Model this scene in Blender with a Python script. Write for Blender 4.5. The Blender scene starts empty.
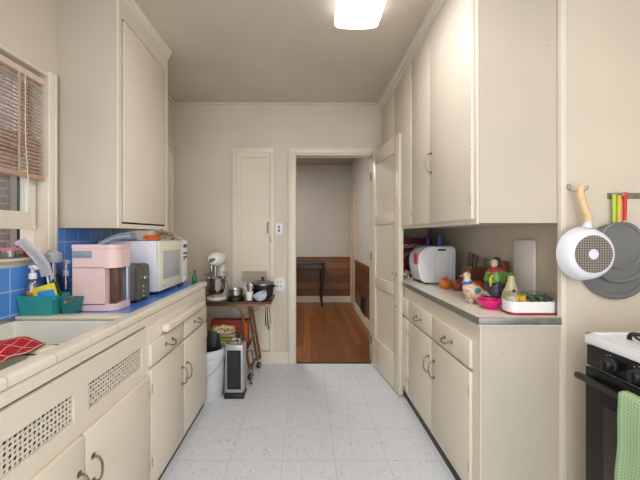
import bpy, bmesh, math, random
from mathutils import Vector, Matrix, noise
random.seed(7)
C = bpy.context.scene.collection
PI = math.pi
CAMZ = 1.31; CEIL = 2.66; CT = 0.935
XL, XR, YB = -1.335, 1.25, 3.27      # left wall, right wall, back wall

# ------------------------------------------------------------------ materials
def lin(c):
    r = []
    for v in c:
        v = v/255
        r.append(v/12.92 if v <= .04045 else ((v+.055)/1.055)**2.4)
    return (*r, 1)
MC = {}
def mat(name, rgb, rough=.5, metal=0, var=0, scale=4, bump=0, bscale=60, spec=.5, emit=0, coat=0):
    if name in MC: return MC[name]
    m = bpy.data.materials.new(name); m.use_nodes = True
    nt = m.node_tree; b = nt.nodes['Principled BSDF']
    b.inputs['Base Color'].default_value = lin(rgb)
    b.inputs['Roughness'].default_value = rough
    b.inputs['Metallic'].default_value = metal
    b.inputs['Specular IOR Level'].default_value = spec
    b.inputs['Coat Weight'].default_value = coat
    if emit:
        b.inputs['Emission Color'].default_value = lin(rgb); b.inputs['Emission Strength'].default_value = emit
    tc = nt.nodes.new('ShaderNodeTexCoord')
    if var:
        n = nt.nodes.new('ShaderNodeTexNoise'); n.inputs['Scale'].default_value = scale; n.inputs['Detail'].default_value = 6
        nt.links.new(tc.outputs['Object'], n.inputs['Vector'])
        cr = nt.nodes.new('ShaderNodeValToRGB')
        c = lin(rgb)
        cr.color_ramp.elements[0].position = .3; cr.color_ramp.elements[1].position = .7
        cr.color_ramp.elements[0].color = (*[x*(1-var) for x in c[:3]], 1)
        cr.color_ramp.elements[1].color = (*[min(1, x*(1+var*.5)) for x in c[:3]], 1)
        nt.links.new(n.outputs['Fac'], cr.inputs['Fac']); nt.links.new(cr.outputs['Color'], b.inputs['Base Color'])
    if bump:
        n2 = nt.nodes.new('ShaderNodeTexNoise'); n2.inputs['Scale'].default_value = bscale; n2.inputs['Detail'].default_value = 4
        nt.links.new(tc.outputs['Object'], n2.inputs['Vector'])
        bp = nt.nodes.new('ShaderNodeBump'); bp.inputs['Strength'].default_value = bump; bp.inputs['Distance'].default_value = .004
        nt.links.new(n2.outputs['Fac'], bp.inputs['Height']); nt.links.new(bp.outputs['Normal'], b.inputs['Normal'])
    MC[name] = m
    return m

def paint(name, rgb, rough=.5, specks=True, var=.06):
    """old brushed paint: cloudy tone, faint bump, sparse chips"""
    m = mat(name, rgb, rough, 0, var, 2.2, .25, 35)
    nt = m.node_tree; b = nt.nodes['Principled BSDF']
    if specks:
        tc = [n for n in nt.nodes if n.type == 'TEX_COORD'][0]
        v = nt.nodes.new('ShaderNodeTexVoronoi'); v.inputs['Scale'].default_value = 9
        nt.links.new(tc.outputs['Object'], v.inputs['Vector'])
        lt = nt.nodes.new('ShaderNodeMath'); lt.operation = 'LESS_THAN'; lt.inputs[1].default_value = .035
        nt.links.new(v.outputs['Distance'], lt.inputs[0])
        n = nt.nodes.new('ShaderNodeTexNoise'); n.inputs['Scale'].default_value = 5
        nt.links.new(tc.outputs['Object'], n.inputs['Vector'])
        g = nt.nodes.new('ShaderNodeMath'); g.operation = 'GREATER_THAN'; g.inputs[1].default_value = .56
        nt.links.new(n.outputs['Fac'], g.inputs[0])
        mu = nt.nodes.new('ShaderNodeMath'); mu.operation = 'MULTIPLY'
        nt.links.new(lt.outputs[0], mu.inputs[0]); nt.links.new(g.outputs[0], mu.inputs[1])
        m2 = nt.nodes.new('ShaderNodeMath'); m2.operation = 'MULTIPLY'; m2.inputs[1].default_value = .55
        nt.links.new(mu.outputs[0], m2.inputs[0])
        mx = nt.nodes.new('ShaderNodeMixRGB'); mx.inputs['Color2'].default_value = lin((95, 82, 66))
        src = b.inputs['Base Color'].links[0].from_socket
        nt.links.new(m2.outputs[0], mx.inputs['Fac']); nt.links.new(src, mx.inputs['Color1'])
        nt.links.new(mx.outputs['Color'], b.inputs['Base Color'])
    return m

def clear(name, tint=(240, 245, 245), gloss=.12, rough=.03):
    if name in MC: return MC[name]
    m = bpy.data.materials.new(name); m.use_nodes = True; nt = m.node_tree
    nt.nodes.remove(nt.nodes['Principled BSDF']); out = nt.nodes['Material Output']
    t = nt.nodes.new('ShaderNodeBsdfTransparent'); t.inputs['Color'].default_value = lin(tint)
    g = nt.nodes.new('ShaderNodeBsdfGlossy'); g.inputs['Roughness'].default_value = rough
    mx = nt.nodes.new('ShaderNodeMixShader'); mx.inputs['Fac'].default_value = gloss
    nt.links.new(t.outputs[0], mx.inputs[1]); nt.links.new(g.outputs[0], mx.inputs[2]); nt.links.new(mx.outputs[0], out.inputs['Surface'])
    MC[name] = m; return m

def tiles(name, rgb, grout, size, axes='XY', off=(0, 0), gw=.03, rough=.25, var=.08, speck=0, size2=None):
    """square tiles through a Brick texture laid in object space (object origins of these surfaces sit at the world origin)"""
    m = bpy.data.materials.new(name); m.use_nodes = True; nt = m.node_tree; b = nt.nodes['Principled BSDF']
    tc = nt.nodes.new('ShaderNodeTexCoord'); sp = nt.nodes.new('ShaderNodeSeparateXYZ'); cb = nt.nodes.new('ShaderNodeCombineXYZ')
    nt.links.new(tc.outputs['Object'], sp.inputs[0])
    for i, a in enumerate(axes):
        ad = nt.nodes.new('ShaderNodeMath'); ad.operation = 'ADD'; ad.inputs[1].default_value = off[i]+50*size
        nt.links.new(sp.outputs[a], ad.inputs[0]); nt.links.new(ad.outputs[0], cb.inputs[i])
    br = nt.nodes.new('ShaderNodeTexBrick'); br.offset = 0; br.squash = 1
    br.inputs['Scale'].default_value = 1; br.inputs['Brick Width'].default_value = size; br.inputs['Row Height'].default_value = size2 or size
    br.inputs['Mortar Size'].default_value = size*gw; br.inputs['Mortar Smooth'].default_value = .1
    c = lin(rgb)
    br.inputs['Color1'].default_value = (*[x*(1-var) for x in c[:3]], 1); br.inputs['Color2'].default_value = (*[min(1, x*(1+var)) for x in c[:3]], 1)
    br.inputs['Mortar'].default_value = lin(grout)
    nt.links.new(cb.outputs[0], br.inputs['Vector'])
    col = br.outputs['Color']
    if speck:
        def lay(scale, pos, w, dark, col):
            n = nt.nodes.new('ShaderNodeTexNoise'); n.inputs['Scale'].default_value = scale; n.inputs['Detail'].default_value = 5; n.inputs['Distortion'].default_value = 1.6
            nt.links.new(tc.outputs['Object'], n.inputs['Vector'])
            r = nt.nodes.new('ShaderNodeValToRGB'); r.color_ramp.elements[0].position = pos; r.color_ramp.elements[1].position = pos+w
            nt.links.new(n.outputs['Fac'], r.inputs['Fac'])
            f = nt.nodes.new('ShaderNodeMath'); f.operation = 'MULTIPLY'; f.inputs[1].default_value = speck
            nt.links.new(r.outputs['Color'], f.inputs[0])
            mx = nt.nodes.new('ShaderNodeMixRGB'); mx.inputs['Color2'].default_value = lin(dark)
            nt.links.new(f.outputs[0], mx.inputs['Fac']); nt.links.new(col, mx.inputs['Color1'])
            return mx.outputs['Color']
        col = lay(62, .62, .05, (104, 106, 112), col)
        col = lay(24, .60, .10, (160, 163, 168), col)
        col = lay(90, .60, .05, (238, 241, 245), col)
    nt.links.new(col, b.inputs['Base Color'])
    b.inputs['Roughness'].default_value = rough
    MC[name] = m; return m

def planks(name, c1, c2, w, axes='XY', length=2.0, rough=.35, gap=.02):
    m = bpy.data.materials.new(name); m.use_nodes = True; nt = m.node_tree; b = nt.nodes['Principled BSDF']
    tc = nt.nodes.new('ShaderNodeTexCoord'); sp = nt.nodes.new('ShaderNodeSeparateXYZ'); cb = nt.nodes.new('ShaderNodeCombineXYZ')
    nt.links.new(tc.outputs['Object'], sp.inputs[0])
    for i, a in enumerate(axes):
        ad = nt.nodes.new('ShaderNodeMath'); ad.operation = 'ADD'; ad.inputs[1].default_value = 20
        nt.links.new(sp.outputs[a], ad.inputs[0]); nt.links.new(ad.outputs[0], cb.inputs[i])
    br = nt.nodes.new('ShaderNodeTexBrick'); br.offset = .37
    br.inputs['Scale'].default_value = 1; br.inputs['Brick Width'].default_value = length; br.inputs['Row Height'].default_value = w
    br.inputs['Mortar Size'].default_value = w*gap; br.inputs['Color1'].default_value = lin(c1); br.inputs['Color2'].default_value = lin(c2)
    br.inputs['Mortar'].default_value = lin(tuple(x*.45 for x in c1))
    nt.links.new(cb.outputs[0], br.inputs['Vector'])
    n = nt.nodes.new('ShaderNodeTexNoise'); n.inputs['Scale'].default_value = 6; n.inputs['Detail'].default_value = 8
    mp = nt.nodes.new('ShaderNodeMapping'); mp.inputs['Scale'].default_value = (1, 9, 1)
    nt.links.new(cb.outputs[0], mp.inputs['Vector']); nt.links.new(mp.outputs[0], n.inputs['Vector'])
    mx = nt.nodes.new('ShaderNodeMixRGB'); mx.blend_type = 'MULTIPLY'; mx.inputs['Fac'].default_value = .6
    r = nt.nodes.new('ShaderNodeValToRGB'); r.color_ramp.elements[0].color = (.45, .42, .4, 1); r.color_ramp.elements[1].color = (1.0, 1, 1, 1)
    r.color_ramp.elements[0].position = .3; r.color_ramp.elements[1].position = .6
    nt.links.new(n.outputs['Fac'], r.inputs['Fac']); nt.links.new(br.outputs['Color'], mx.inputs['Color1']); nt.links.new(r.outputs['Color'], mx.inputs['Color2'])
    nt.links.new(mx.outputs['Color'], b.inputs['Base Color']); b.inputs['Roughness'].default_value = rough
    MC[name] = m; return m

def uvlines(name, base, line, n=(6, 6), w=.1, second=None, rough=.9, waffle=False):
    """woven check: lines laid out in the cloth's own UV"""
    m = bpy.data.materials.new(name); m.use_nodes = True; nt = m.node_tree; b = nt.nodes['Principled BSDF']
    tc = nt.nodes.new('ShaderNodeTexCoord'); sp = nt.nodes.new('ShaderNodeSeparateXYZ'); nt.links.new(tc.outputs['UV'], sp.inputs[0])
    ms = []
    for i, a in enumerate('XY'):
        mu = nt.nodes.new('ShaderNodeMath'); mu.operation = 'MULTIPLY'; mu.inputs[1].default_value = n[i]; nt.links.new(sp.outputs[a], mu.inputs[0])
        fr = nt.nodes.new('ShaderNodeMath'); fr.operation = 'FRACT'; nt.links.new(mu.outputs[0], fr.inputs[0])
        lt = nt.nodes.new('ShaderNodeMath'); lt.operation = 'LESS_THAN'; lt.inputs[1].default_value = w; nt.links.new(fr.outputs[0], lt.inputs[0])
        ms.append(lt)
    mxx = nt.nodes.new('ShaderNodeMath'); mxx.operation = 'MAXIMUM'; nt.links.new(ms[0].outputs[0], mxx.inputs[0]); nt.links.new(ms[1].outputs[0], mxx.inputs[1])
    mx = nt.nodes.new('ShaderNodeMixRGB'); mx.inputs['Color1'].default_value = lin(base); mx.inputs['Color2'].default_value = lin(line)
    nt.links.new(mxx.outputs[0], mx.inputs['Fac']); nt.links.new(mx.outputs['Color'], b.inputs['Base Color'])
    b.inputs['Roughness'].default_value = rough
    if waffle:
        bp = nt.nodes.new('ShaderNodeBump'); bp.inputs['Strength'].default_value = .8; bp.inputs['Distance'].default_value = .004
        nt.links.new(mxx.outputs[0], bp.inputs['Height']); nt.links.new(bp.outputs['Normal'], b.inputs['Normal'])
    MC[name] = m; return m

# ------------------------------------------------------------------ mesh helpers (everything in world coordinates)
def B(): return bmesh.new()
def bx(bm, x0, x1, y0, y1, z0, z1, bev=0, seg=2):
    r = bmesh.ops.create_cube(bm, size=1)
    vs = r['verts']
    for v in vs:
        v.co = Vector((x0+(v.co.x+.5)*(x1-x0), y0+(v.co.y+.5)*(y1-y0), z0+(v.co.z+.5)*(z1-z0)))
    if bev:
        es = list({e for v in vs for e in v.link_edges})
        rr = bmesh.ops.bevel(bm, geom=es, offset=bev, segments=seg, affect='EDGES', profile=.5)
        return list({v for f in rr['faces'] for v in f.verts} | {v for v in vs if v.is_valid})
    return vs
def prism(bm, pts, axis, a0, a1):
    def mk(p, a):
        if axis == 'x': return Vector((a, p[0], p[1]))
        if axis == 'y': return Vector((p[0], a, p[1]))
        return Vector((p[0], p[1], a))
    A = [bm.verts.new(mk(p, a0)) for p in pts]; D = [bm.verts.new(mk(p, a1)) for p in pts]
    n = len(pts)
    bm.faces.new(A); bm.faces.new(D[::-1])
    for i in range(n): bm.faces.new((A[i], D[i], D[(i+1) % n], A[(i+1) % n]))
    return A+D
def ring(bm, c, u, v, r, seg, sq=1):
    return [bm.verts.new(c+u*(math.cos(2*PI*i/seg)*r)+v*(math.sin(2*PI*i/seg)*r*sq)) for i in range(seg)]
def cyl(bm, p0, p1, r0, r1=None, seg=20, caps=True):
    p0 = Vector(p0); p1 = Vector(p1); r1 = r0 if r1 is None else r1
    d = (p1-p0).normalized(); u = d.orthogonal().normalized(); v = d.cross(u)
    a = ring(bm, p0, u, v, r0, seg); b = ring(bm, p1, u, v, r1, seg)
    for i in range(seg): bm.faces.new((a[i], a[(i+1) % seg], b[(i+1) % seg], b[i]))
    if caps: bm.faces.new(a[::-1]); bm.faces.new(b)
    return a+b
def lathe(bm, prof, c, seg=32, sx=1, sy=1, axis=(0, 0, 1)):
    """profile of (radius, height) turned about an axis through c"""
    c = Vector(c); q = Vector((0, 0, 1)).rotation_difference(Vector(axis)); rows = []; out = []
    for r, h in prof:
        if r < 1e-5: rows.append([bm.verts.new(c+q@Vector((0, 0, h)))])
        else: rows.append([bm.verts.new(c+q@Vector((math.cos(2*PI*i/seg)*r*sx, math.sin(2*PI*i/seg)*r*sy, h))) for i in range(seg)])
        out += rows[-1]
    for a, b in zip(rows, rows[1:]):
        for i in range(seg):
            j = (i+1) % seg
            if len(a) == 1 and len(b) == 1: continue
            if len(a) == 1: bm.faces.new((a[0], b[j], b[i]))
            elif len(b) == 1: bm.faces.new((a[i], a[j], b[0]))
            else: bm.faces.new((a[i], a[j], b[j], b[i]))
    return out
def spline(pts, n=6):
    P = [Vector(p) for p in pts]; out = []
    P = [P[0]*2-P[1]]+P+[P[-1]*2-P[-2]]
    for i in range(1, len(P)-2):
        for k in range(n):
            t = k/n; a, b, c, d = P[i-1], P[i], P[i+1], P[i+2]
            out.append(.5*((2*b)+(c-a)*t+(2*a-5*b+4*c-d)*t*t+(3*b-a-3*c+d)*t**3))
    out.append(P[-2]); return out
def tube(bm, pts, r, seg=10, smooth=True, n=6, radii=None, flat=1):
    P = spline(pts, n) if smooth else [Vector(p) for p in pts]
    rows = []; u = None
    for i, p in enumerate(P):
        d = (P[min(i+1, len(P)-1)]-P[max(i-1, 0)]).normalized()
        u = d.orthogonal().normalized() if u is None else (u-d*u.dot(d)).normalized()
        v = d.cross(u)
        rr = r if radii is None else radii[0]+(radii[1]-radii[0])*i/(len(P)-1)
        rows.append(ring(bm, p, u, v, rr, seg, flat))
    for a, b in zip(rows, rows[1:]):
        for i in range(seg): bm.faces.new((a[i], a[(i+1) % seg], b[(i+1) % seg], b[i]))
    bm.faces.new(rows[0][::-1]); bm.faces.new(rows[-1])
    return [v for q in rows for v in q]
def ball(bm, c, r, seg=20, rot=None):
    if not hasattr(r, '__len__'): r = (r, r, r)
    M = Matrix.Translation(c) @ (rot or Matrix.Identity(4)) @ Matrix.Diagonal((*r, 1))
    return bmesh.ops.create_uvsphere(bm, u_segments=seg, v_segments=seg*2//3, radius=1, matrix=M)['verts']
def rotv(vs, c, axis, deg):
    M = Matrix.Rotation(math.radians(deg), 3, axis); c = Vector(c)
    for v in vs: v.co = c+M@(v.co-c)
def wall_holes(bm, ax, a0, a1, u0, u1, v0, v1, holes):
    """a slab a0..a1 thick along ax, spanning u (other horizontal) and z, with rectangular holes (u0,u1,v0,v1)"""
    us = sorted({u0, u1, *[h[0] for h in holes], *[h[1] for h in holes]}); vs = sorted({v0, v1, *[h[2] for h in holes], *[h[3] for h in holes]})
    us = [u for u in us if u0 <= u <= u1]; vs = [v for v in vs if v0 <= v <= v1]
    nu, nv = len(us)-1, len(vs)-1
    solid = lambda i, j: 0 <= i < nu and 0 <= j < nv and not any(h[0] < (us[i]+us[i+1])/2 < h[1] and h[2] < (vs[j]+vs[j+1])/2 < h[3] for h in holes)
    cache = {}
    def V(a, i, j):
        k = (a, i, j)
        if k not in cache:
            cache[k] = bm.verts.new((a, us[i], vs[j]) if ax == 'x' else (us[i], a, vs[j]))
        return cache[k]
    for i in range(nu):
        for j in range(nv):
            if not solid(i, j): continue
            for a in (a0, a1): bm.faces.new((V(a, i, j), V(a, i+1, j), V(a, i+1, j+1), V(a, i, j+1)))
            for (di, dj, p, q) in ((-1, 0, (i, j), (i, j+1)), (1, 0, (i+1, j), (i+1, j+1)), (0, -1, (i, j), (i+1, j)), (0, 1, (i, j+1), (i+1, j+1))):
                if not solid(i+di, j+dj): bm.faces.new((V(a0, *p), V(a0, *q), V(a1, *q), V(a1, *p)))
    bmesh.ops.recalc_face_normals(bm, faces=bm.faces)
def remesh(bm, voxel, smooth=2):
    """fuse overlapping balls into one continuous skin"""
    me = bpy.data.meshes.new('tmp'); bm.to_mesh(me); bm.free()
    o = bpy.data.objects.new('tmp', me); C.objects.link(o)
    r = o.modifiers.new('r', 'REMESH'); r.mode = 'VOXEL'; r.voxel_size = voxel
    s = o.modifiers.new('s', 'SMOOTH'); s.iterations = smooth; s.factor = .5
    dg = bpy.context.evaluated_depsgraph_get(); dg.update()
    me2 = bpy.data.meshes.new_from_object(o.evaluated_get(dg))
    bpy.data.objects.remove(o); nb = bmesh.new(); nb.from_mesh(me2); return nb
def crumple(bm, c, size, amp, seed=0, sub=4, rz=0):
    r = bmesh.ops.create_icosphere(bm, subdivisions=sub, radius=1)
    for v in r['verts']:
        p = v.co.copy()
        p = Vector([math.copysign(abs(q)**.7, q) for q in p])
        n = noise.turbulence(p*2.2+Vector((seed, seed*2, 0)), 4, False)
        p *= 1+amp*(n-.5)
        v.co = Vector((p.x*size[0], p.y*size[1], p.z*size[2]))
    rotv(r['verts'], (0, 0, 0), 'Z', rz)
    for v in r['verts']: v.co += Vector(c)
    return r['verts']

# ------------------------------------------------------------------ object helpers
ROOT = {}
def thing(name, label, cat, loc, group=None):
    o = bpy.data.objects.new(name, None); C.objects.link(o); o.location = loc
    o.empty_display_size = .05
    o['label'] = label; o['category'] = cat
    if group: o['group'] = group
    ROOT[o.name] = Vector(loc); return o
def link(name, bm, m, origin, parent, smooth=True, angle=35):
    bmesh.ops.recalc_face_normals(bm, faces=bm.faces)
    for v in bm.verts: v.co -= origin
    me = bpy.data.meshes.new(name); bm.to_mesh(me); bm.free()
    me.materials.append(m)
    if smooth:
        me.polygons.foreach_set('use_smooth', [True]*len(me.polygons)); me.set_sharp_from_angle(angle=math.radians(angle))
    o = bpy.data.objects.new(name, me); C.objects.link(o)
    if parent: o.parent = parent
    return o
def part(name, bm, m, parent, label=None, smooth=True):
    org = ROOT[parent.name]
    o = link(name, bm, m, org, parent, smooth); ROOT[o.name] = org
    if label: o['label'] = label
    return o
def solo(name, bm, m, label, cat, group=None, smooth=True):
    mn = Vector([min(v.co[i] for v in bm.verts) for i in range(3)]); mxv = Vector([max(v.co[i] for v in bm.verts) for i in range(3)])
    org = Vector(((mn.x+mxv.x)/2, (mn.y+mxv.y)/2, mn.z))
    o = link(name, bm, m, org, None, smooth); o.location = org; ROOT[o.name] = org
    o['label'] = label; o['category'] = cat
    if group: o['group'] = group
    return o
def struct(name, bm, m, parent=None, smooth=False):
    o = link(name, bm, m, Vector((0, 0, 0)), parent, smooth)
    if not parent: o['kind'] = 'structure'
    ROOT[o.name] = Vector((0, 0, 0)); return o

# ------------------------------------------------------------------ palette
wallm = paint('wall_paint', (213, 202, 185), .55)
ceilm = paint('ceiling_paint', (208, 197, 180), .6, False)
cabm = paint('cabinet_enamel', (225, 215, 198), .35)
doorm = paint('door_enamel', (224, 214, 194), .35)
trimm = paint('trim_enamel', (226, 218, 202), .35, False)
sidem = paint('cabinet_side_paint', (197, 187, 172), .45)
gapshade = mat('painted_gap_shade', (40, 34, 28), .9)
brass = mat('aged_brass', (150, 138, 118), .3, 1)
chrome = mat('chrome', (215, 215, 215), .16, 1)
steel = mat('brushed_steel', (180, 178, 174), .28, 1)
black = mat('black_plastic', (22, 22, 24), .4)
white = mat('white_plastic', (236, 236, 236), .35)
creamplastic = mat('cream_plastic', (226, 224, 205), .35)
blacktrim = mat('black_vinyl_base', (42, 40, 38), .5)

# ------------------------------------------------------------------ setting
bm = B(); bx(bm, -1.6, 2.0, -1.6, YB+.02, -.1, 0)
struct('floor', bm, tiles('vinyl_tiles', (216, 220, 227), (190, 193, 198), .305, 'XY', (.436, -.335), .006, .42, .008, .5))
bm = B(); bx(bm, -1.6, 2.0, -1.6, YB+.12, CEIL, CEIL+.1); struct('ceiling', bm, ceilm)
bm = B(); wall_holes(bm, 'x', XL-.14, XL, -1.6, YB+.12, 0, CEIL, [(.40, 1.656, 1.19, 2.128)]); struct('wall_left', bm, wallm)
DX0, DX1, DZ = -.100, .692, 2.140
bm = B(); wall_holes(bm, 'y', YB, YB+.12, XL, 1.4, 0, CEIL, [(DX0, DX1, -1, DZ)])
struct('wall_back', bm, wallm)
bm = B(); prism(bm, [(1.188, 1.455), (2.0, 1.455), (2.0, 1.6), (1.37, 1.6), (1.37, YB), (XR, YB), (XR, 1.478), (1.188, 1.478)], 'z', 0, CEIL)
struct('wall_right', bm, wallm)
bm = B(); bx(bm, 1.86, 2.0, -1.6, 1.455, 0, CEIL); struct('wall_right_stove', bm, wallm)
bm = B(); bx(bm, 1.164, 1.188, 1.452, 1.478, 0, CEIL, .003); struct('trim_1', bm, trimm)
# baseboards and coves
bm = B(); bx(bm, XL, -.15, YB-.015, YB, 0, .12, .003); struct('baseboard_back', bm, trimm)
bm = B(); bx(bm, 1.188, 1.86, 1.44, 1.455, 0, .10, .003); struct('baseboard_right', bm, trimm)
bm = B(); bx(bm, XL+.02, .79, YB-.02, YB, CEIL-.02, CEIL, .006); struct('trim_2', bm, wallm)
bm = B(); bx(bm, XL, XL+.02, 2.30, YB, CEIL-.02, CEIL, .006); struct('trim_3', bm, wallm)
# kitchen doorway casing and jamb
bm = B()
for (a, b, c, d) in ((DX0-.056, DX0, 0, DZ), (DX1, DX1+.06, 0, DZ), (DX0-.056, DX1+.06, DZ+.0005, DZ+.055)):
    bx(bm, a, b, YB-.022, YB-.0005, c, d, .003)
bx(bm, DX0-.070, DX0-.0565, YB-.030, YB-.0005, 0, DZ+.055, .002); bx(bm, DX0-.070, DX1+.07, YB-.030, YB-.0005, DZ+.0555, DZ+.068, .002)
bx(bm, DX0, DX0+.008, YB-.01, YB+.13, 0, DZ-.015, .002); bx(bm, DX1-.008, DX1, YB-.01, YB+.13, 0, DZ-.015, .002); bx(bm, DX0, DX1, YB-.01, YB+.13, DZ-.015, DZ, .002)
struct('trim_4', bm, trimm, smooth=True)
bm = B(); bx(bm, DX0+.02, DX1-.02, YB-.015, YB+.02, 0, .008, .003); struct('trim_5', bm, mat('threshold_wood', (70, 52, 38), .5))
# left-hand far doorway in the left wall
bm = B()
for (a, b, c, d) in ((2.62, 2.70, 0, 2.13), (3.15, 3.22, 0, 2.13), (2.60, 3.24, 2.1305, 2.19)):
    bx(bm, XL, XL+.022, a, b, c, d, .004)
bx(bm, XL, XL+.035, 2.59, 3.25, 2.1905, 2.21, .003)
struct('trim_6', bm, trimm, smooth=True)
bm = B(); bx(bm, XL+.0005, XL+.012, 2.70, 3.15, .01, 2.13); bx(bm, XL+.012, XL+.017, 2.80, 3.05, 1.15, 2.0, .002); bx(bm, XL+.012, XL+.017, 2.80, 3.05, .2, 1.0, .002)
struct('door_3', bm, doorm)

# kitchen door leaf, hinged on the right jamb and swung into the room
HP = Vector((.672, YB-.03, 0)); ang = math.degrees(math.atan2(.76-.672, (YB-.03)-2.60))
L = .66; T = .036
d1 = bpy.data.objects.new('door_1', None); C.objects.link(d1); d1['kind'] = 'structure'; d1.location = HP; ROOT['door_1'] = HP
def leaf(vs): rotv(vs, HP, 'Z', ang)
hx, hy = HP.x, HP.y
bm = B()
vs = []
z0, z1 = .012, DZ-.004
vs += bx(bm, hx, hx+T, hy-.11, hy, z0, z1, .003); vs += bx(bm, hx, hx+T, hy-L, hy-L+.11, z0, z1, .003)
rails = [(z0, .30), (.80, .90), (1.41, 1.50), (2.0, z1)]
for a, b in rails: vs += bx(bm, hx, hx+T, hy-L+.109, hy-.109, a, b, .003)
vs += bx(bm, hx+.012, hx+T-.012, hy-L+.1, hy-.1, z0+.05, z1-.05)
leaf(vs); part('door_leaf', bm, doorm, d1)
for s, xx in ((-1, hx), (1, hx+T)):
    bm = B(); vs = lathe(bm, [(0, 0), (.018, 0), (.018, .003), (.007, .006), (.007, .018), (.012, .023), (.015, .031), (.011, .037), (0, .039)], (xx, hy-L+.055, .985), 20, axis=(s, 0, 0)); leaf(vs)
    part('door_knob', bm, mat('knob_nickel', (206, 196, 176), .25, .8), d1, 'small pale metal doorknob')
for zz in (.25, 1.1, 1.9):
    bm = B(); cyl(bm, (hx-.004, hy+.006, zz-.04), (hx-.004, hy+.006, zz+.04), .006, seg=10); part('hinge', bm, brass, d1, 'small brass hinge')

# narrow cupboard door on the back wall
d2 = bpy.data.objects.new('door_2', None); C.objects.link(d2); d2['kind'] = 'structure'; ROOT['door_2'] = Vector((0, 0, 0))
px = lambda x: (x-305)/320*YB
pz = lambda y: CAMZ-(y-235)/320*YB
bm = B()
a0, a1, b1 = px(232.5), px(274), pz(148)
bx(bm, a0, a0+.045, YB-.02, YB-.0005, .121, b1-.045, .003); bx(bm, a1-.04, a1, YB-.02, YB-.0005, .121, b1-.045, .003); bx(bm, a0, a1, YB-.02, YB-.0005, b1-.0445, b1, .003)
part('door_casing', bm, trimm, d2)
bm = B()
p0, p1 = px(242), px(267)
g0, g1 = pz(282), pz(271)
wall_holes(bm, 'y', YB-.03, YB-.001, a0+.047, a1-.042, .14, b1-.047, [(p0, p1, pz(264), pz(158)), (p0, p1, g0, g1)])
bx(bm, p0, p1, YB-.016, YB-.001, pz(264), pz(158)); part('door_panel', bm, doorm, d2)
bm = B()
for i in range(5): bx(bm, p0, p1, YB-.02, YB-.014, g0+.008+i*(g1-g0)/5, g0+.014+i*(g1-g0)/5)
for i in range(9): bx(bm, p0+i*(p1-p0)/9, p0+.005+i*(p1-p0)/9, YB-.021, YB-.013, g0, g1)
part('vent_grille', bm, mat('grille_tan', (196, 184, 164), .5), d2, 'small woven vent grille')
bm = B(); x_ = px(268.5); tube(bm, [(x_, YB-.03, 1.33), (x_, YB-.058, 1.345), (x_, YB-.062, 1.385), (x_, YB-.058, 1.425), (x_, YB-.03, 1.44)], .006)
part('door_handle', bm, brass, d2, 'brass pull')
bm = B(); tube(bm, [(x_+.02, YB-.03, 1.30), (x_+.02, YB-.045, 1.285), (x_+.024, YB-.045, 1.25), (x_+.036, YB-.045, 1.252)], .0035); part('hook', bm, brass, d2, 'small brass hook')

# window: reveal, casing, sashes, panes
WY0, WY1, WZ0, WZ1 = .40, 1.656, 1.19, 2.128
w = bpy.data.objects.new('window_1', None); C.objects.link(w); w['kind'] = 'structure'; ROOT['window_1'] = Vector((0, 0, 0))
bm = B()
bx(bm, XL, XL+.012, WY1, WY1+.058, 1.17, WZ1+.03, .003)
bx(bm, XL+.0125, XL+.018, WY1+.035, WY1+.050, 1.17, WZ1+.03, .002)
bx(bm, XL, XL+.02, WY0-.06, WY0, 1.17, WZ1+.03, .004)
bx(bm, XL, XL+.008, WY0, WY1-.0005, WZ1, WZ1+.02, .002)
part('window_frame', bm, trimm, w)
bm = B(); bx(bm, XL-.139, XL+.035, WY0-.03, WY1+.03, 1.191, 1.204, .003); bx(bm, XL, XL+.012, WY0-.03, WY1+.03, 1.165, 1.192, .002); part('window_sill', bm, trimm, w)
def sash(nm, x0, x1, y0, y1, z0, z1, st, br, tr):
    bm = B(); wall_holes(bm, 'x', x0, x1, y0, y1, z0, z1, [(y0+st, y1-st, z0+br, z1-tr)]); s = part(nm, bm, trimm, w, smooth=False)
    bm = B(); bx(bm, (x0+x1)/2-.002, (x0+x1)/2+.002, y0+st, y1-st, z0+br, z1-tr); part('pane', bm, clear('window_glass', gloss=.08), s, 'clear glass')
sash('lower_sash', XL-.085, XL-.05, WY0+.01, WY1-.01, 1.34, 1.80, .045, .085, .045)
sash('upper_sash', XL-.125, XL-.09, WY0+.01, WY1-.01, 1.70, WZ1-.005, .045, .045, .045)

# wooden-slat blind
blindm = mat('blind_slat', (204, 172, 154), .45, 0, .1, 12)
bl = thing('window_blind', 'tan horizontal slat blind half lowered over the sink window', 'blind', (XL-.03, 1.02, 2.02))
bm = B(); bx(bm, XL-.034, XL-.004, WY0+.02, WY1-.004, 2.078, 2.108, .003); part('headrail', bm, mat('blind_rail', (222, 200, 186), .45), bl, 'pale pinkish headrail')
bm = B()
nsl = 25
for i in range(nsl):
    z = 1.63+i*(2.065-1.63)/(nsl-1); vs = bx(bm, XL-.032, XL-.006, WY0+.03, WY1-.010, z-.0009, z+.0009); rotv(vs, (XL-.019, 1, z), 'Y', 38)
part('slats', bm, blindm, bl, smooth=False)
bm = B(); bx(bm, XL-.033, XL-.007, WY0+.03, WY1-.010, 1.588, 1.612, .003); part('bottom_rail', bm, mat('blind_bottom', (196, 158, 132), .45), bl)
for yy in (1.25, 1.5):
    bm = B(); bx(bm, XL-.0055, XL-.0045, yy-.007, yy+.007, 1.6, 2.08); part('ladder_tape', bm, mat('tape', (186, 166, 146), .8), bl)
bm = B(); tube(bm, [(XL-.003, 1.53, 2.08), (XL-.002, 1.535, 1.7), (XL-.001, 1.575, 1.35), (XL-.002, 1.585, 1.24)], .0022, 6)
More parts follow.
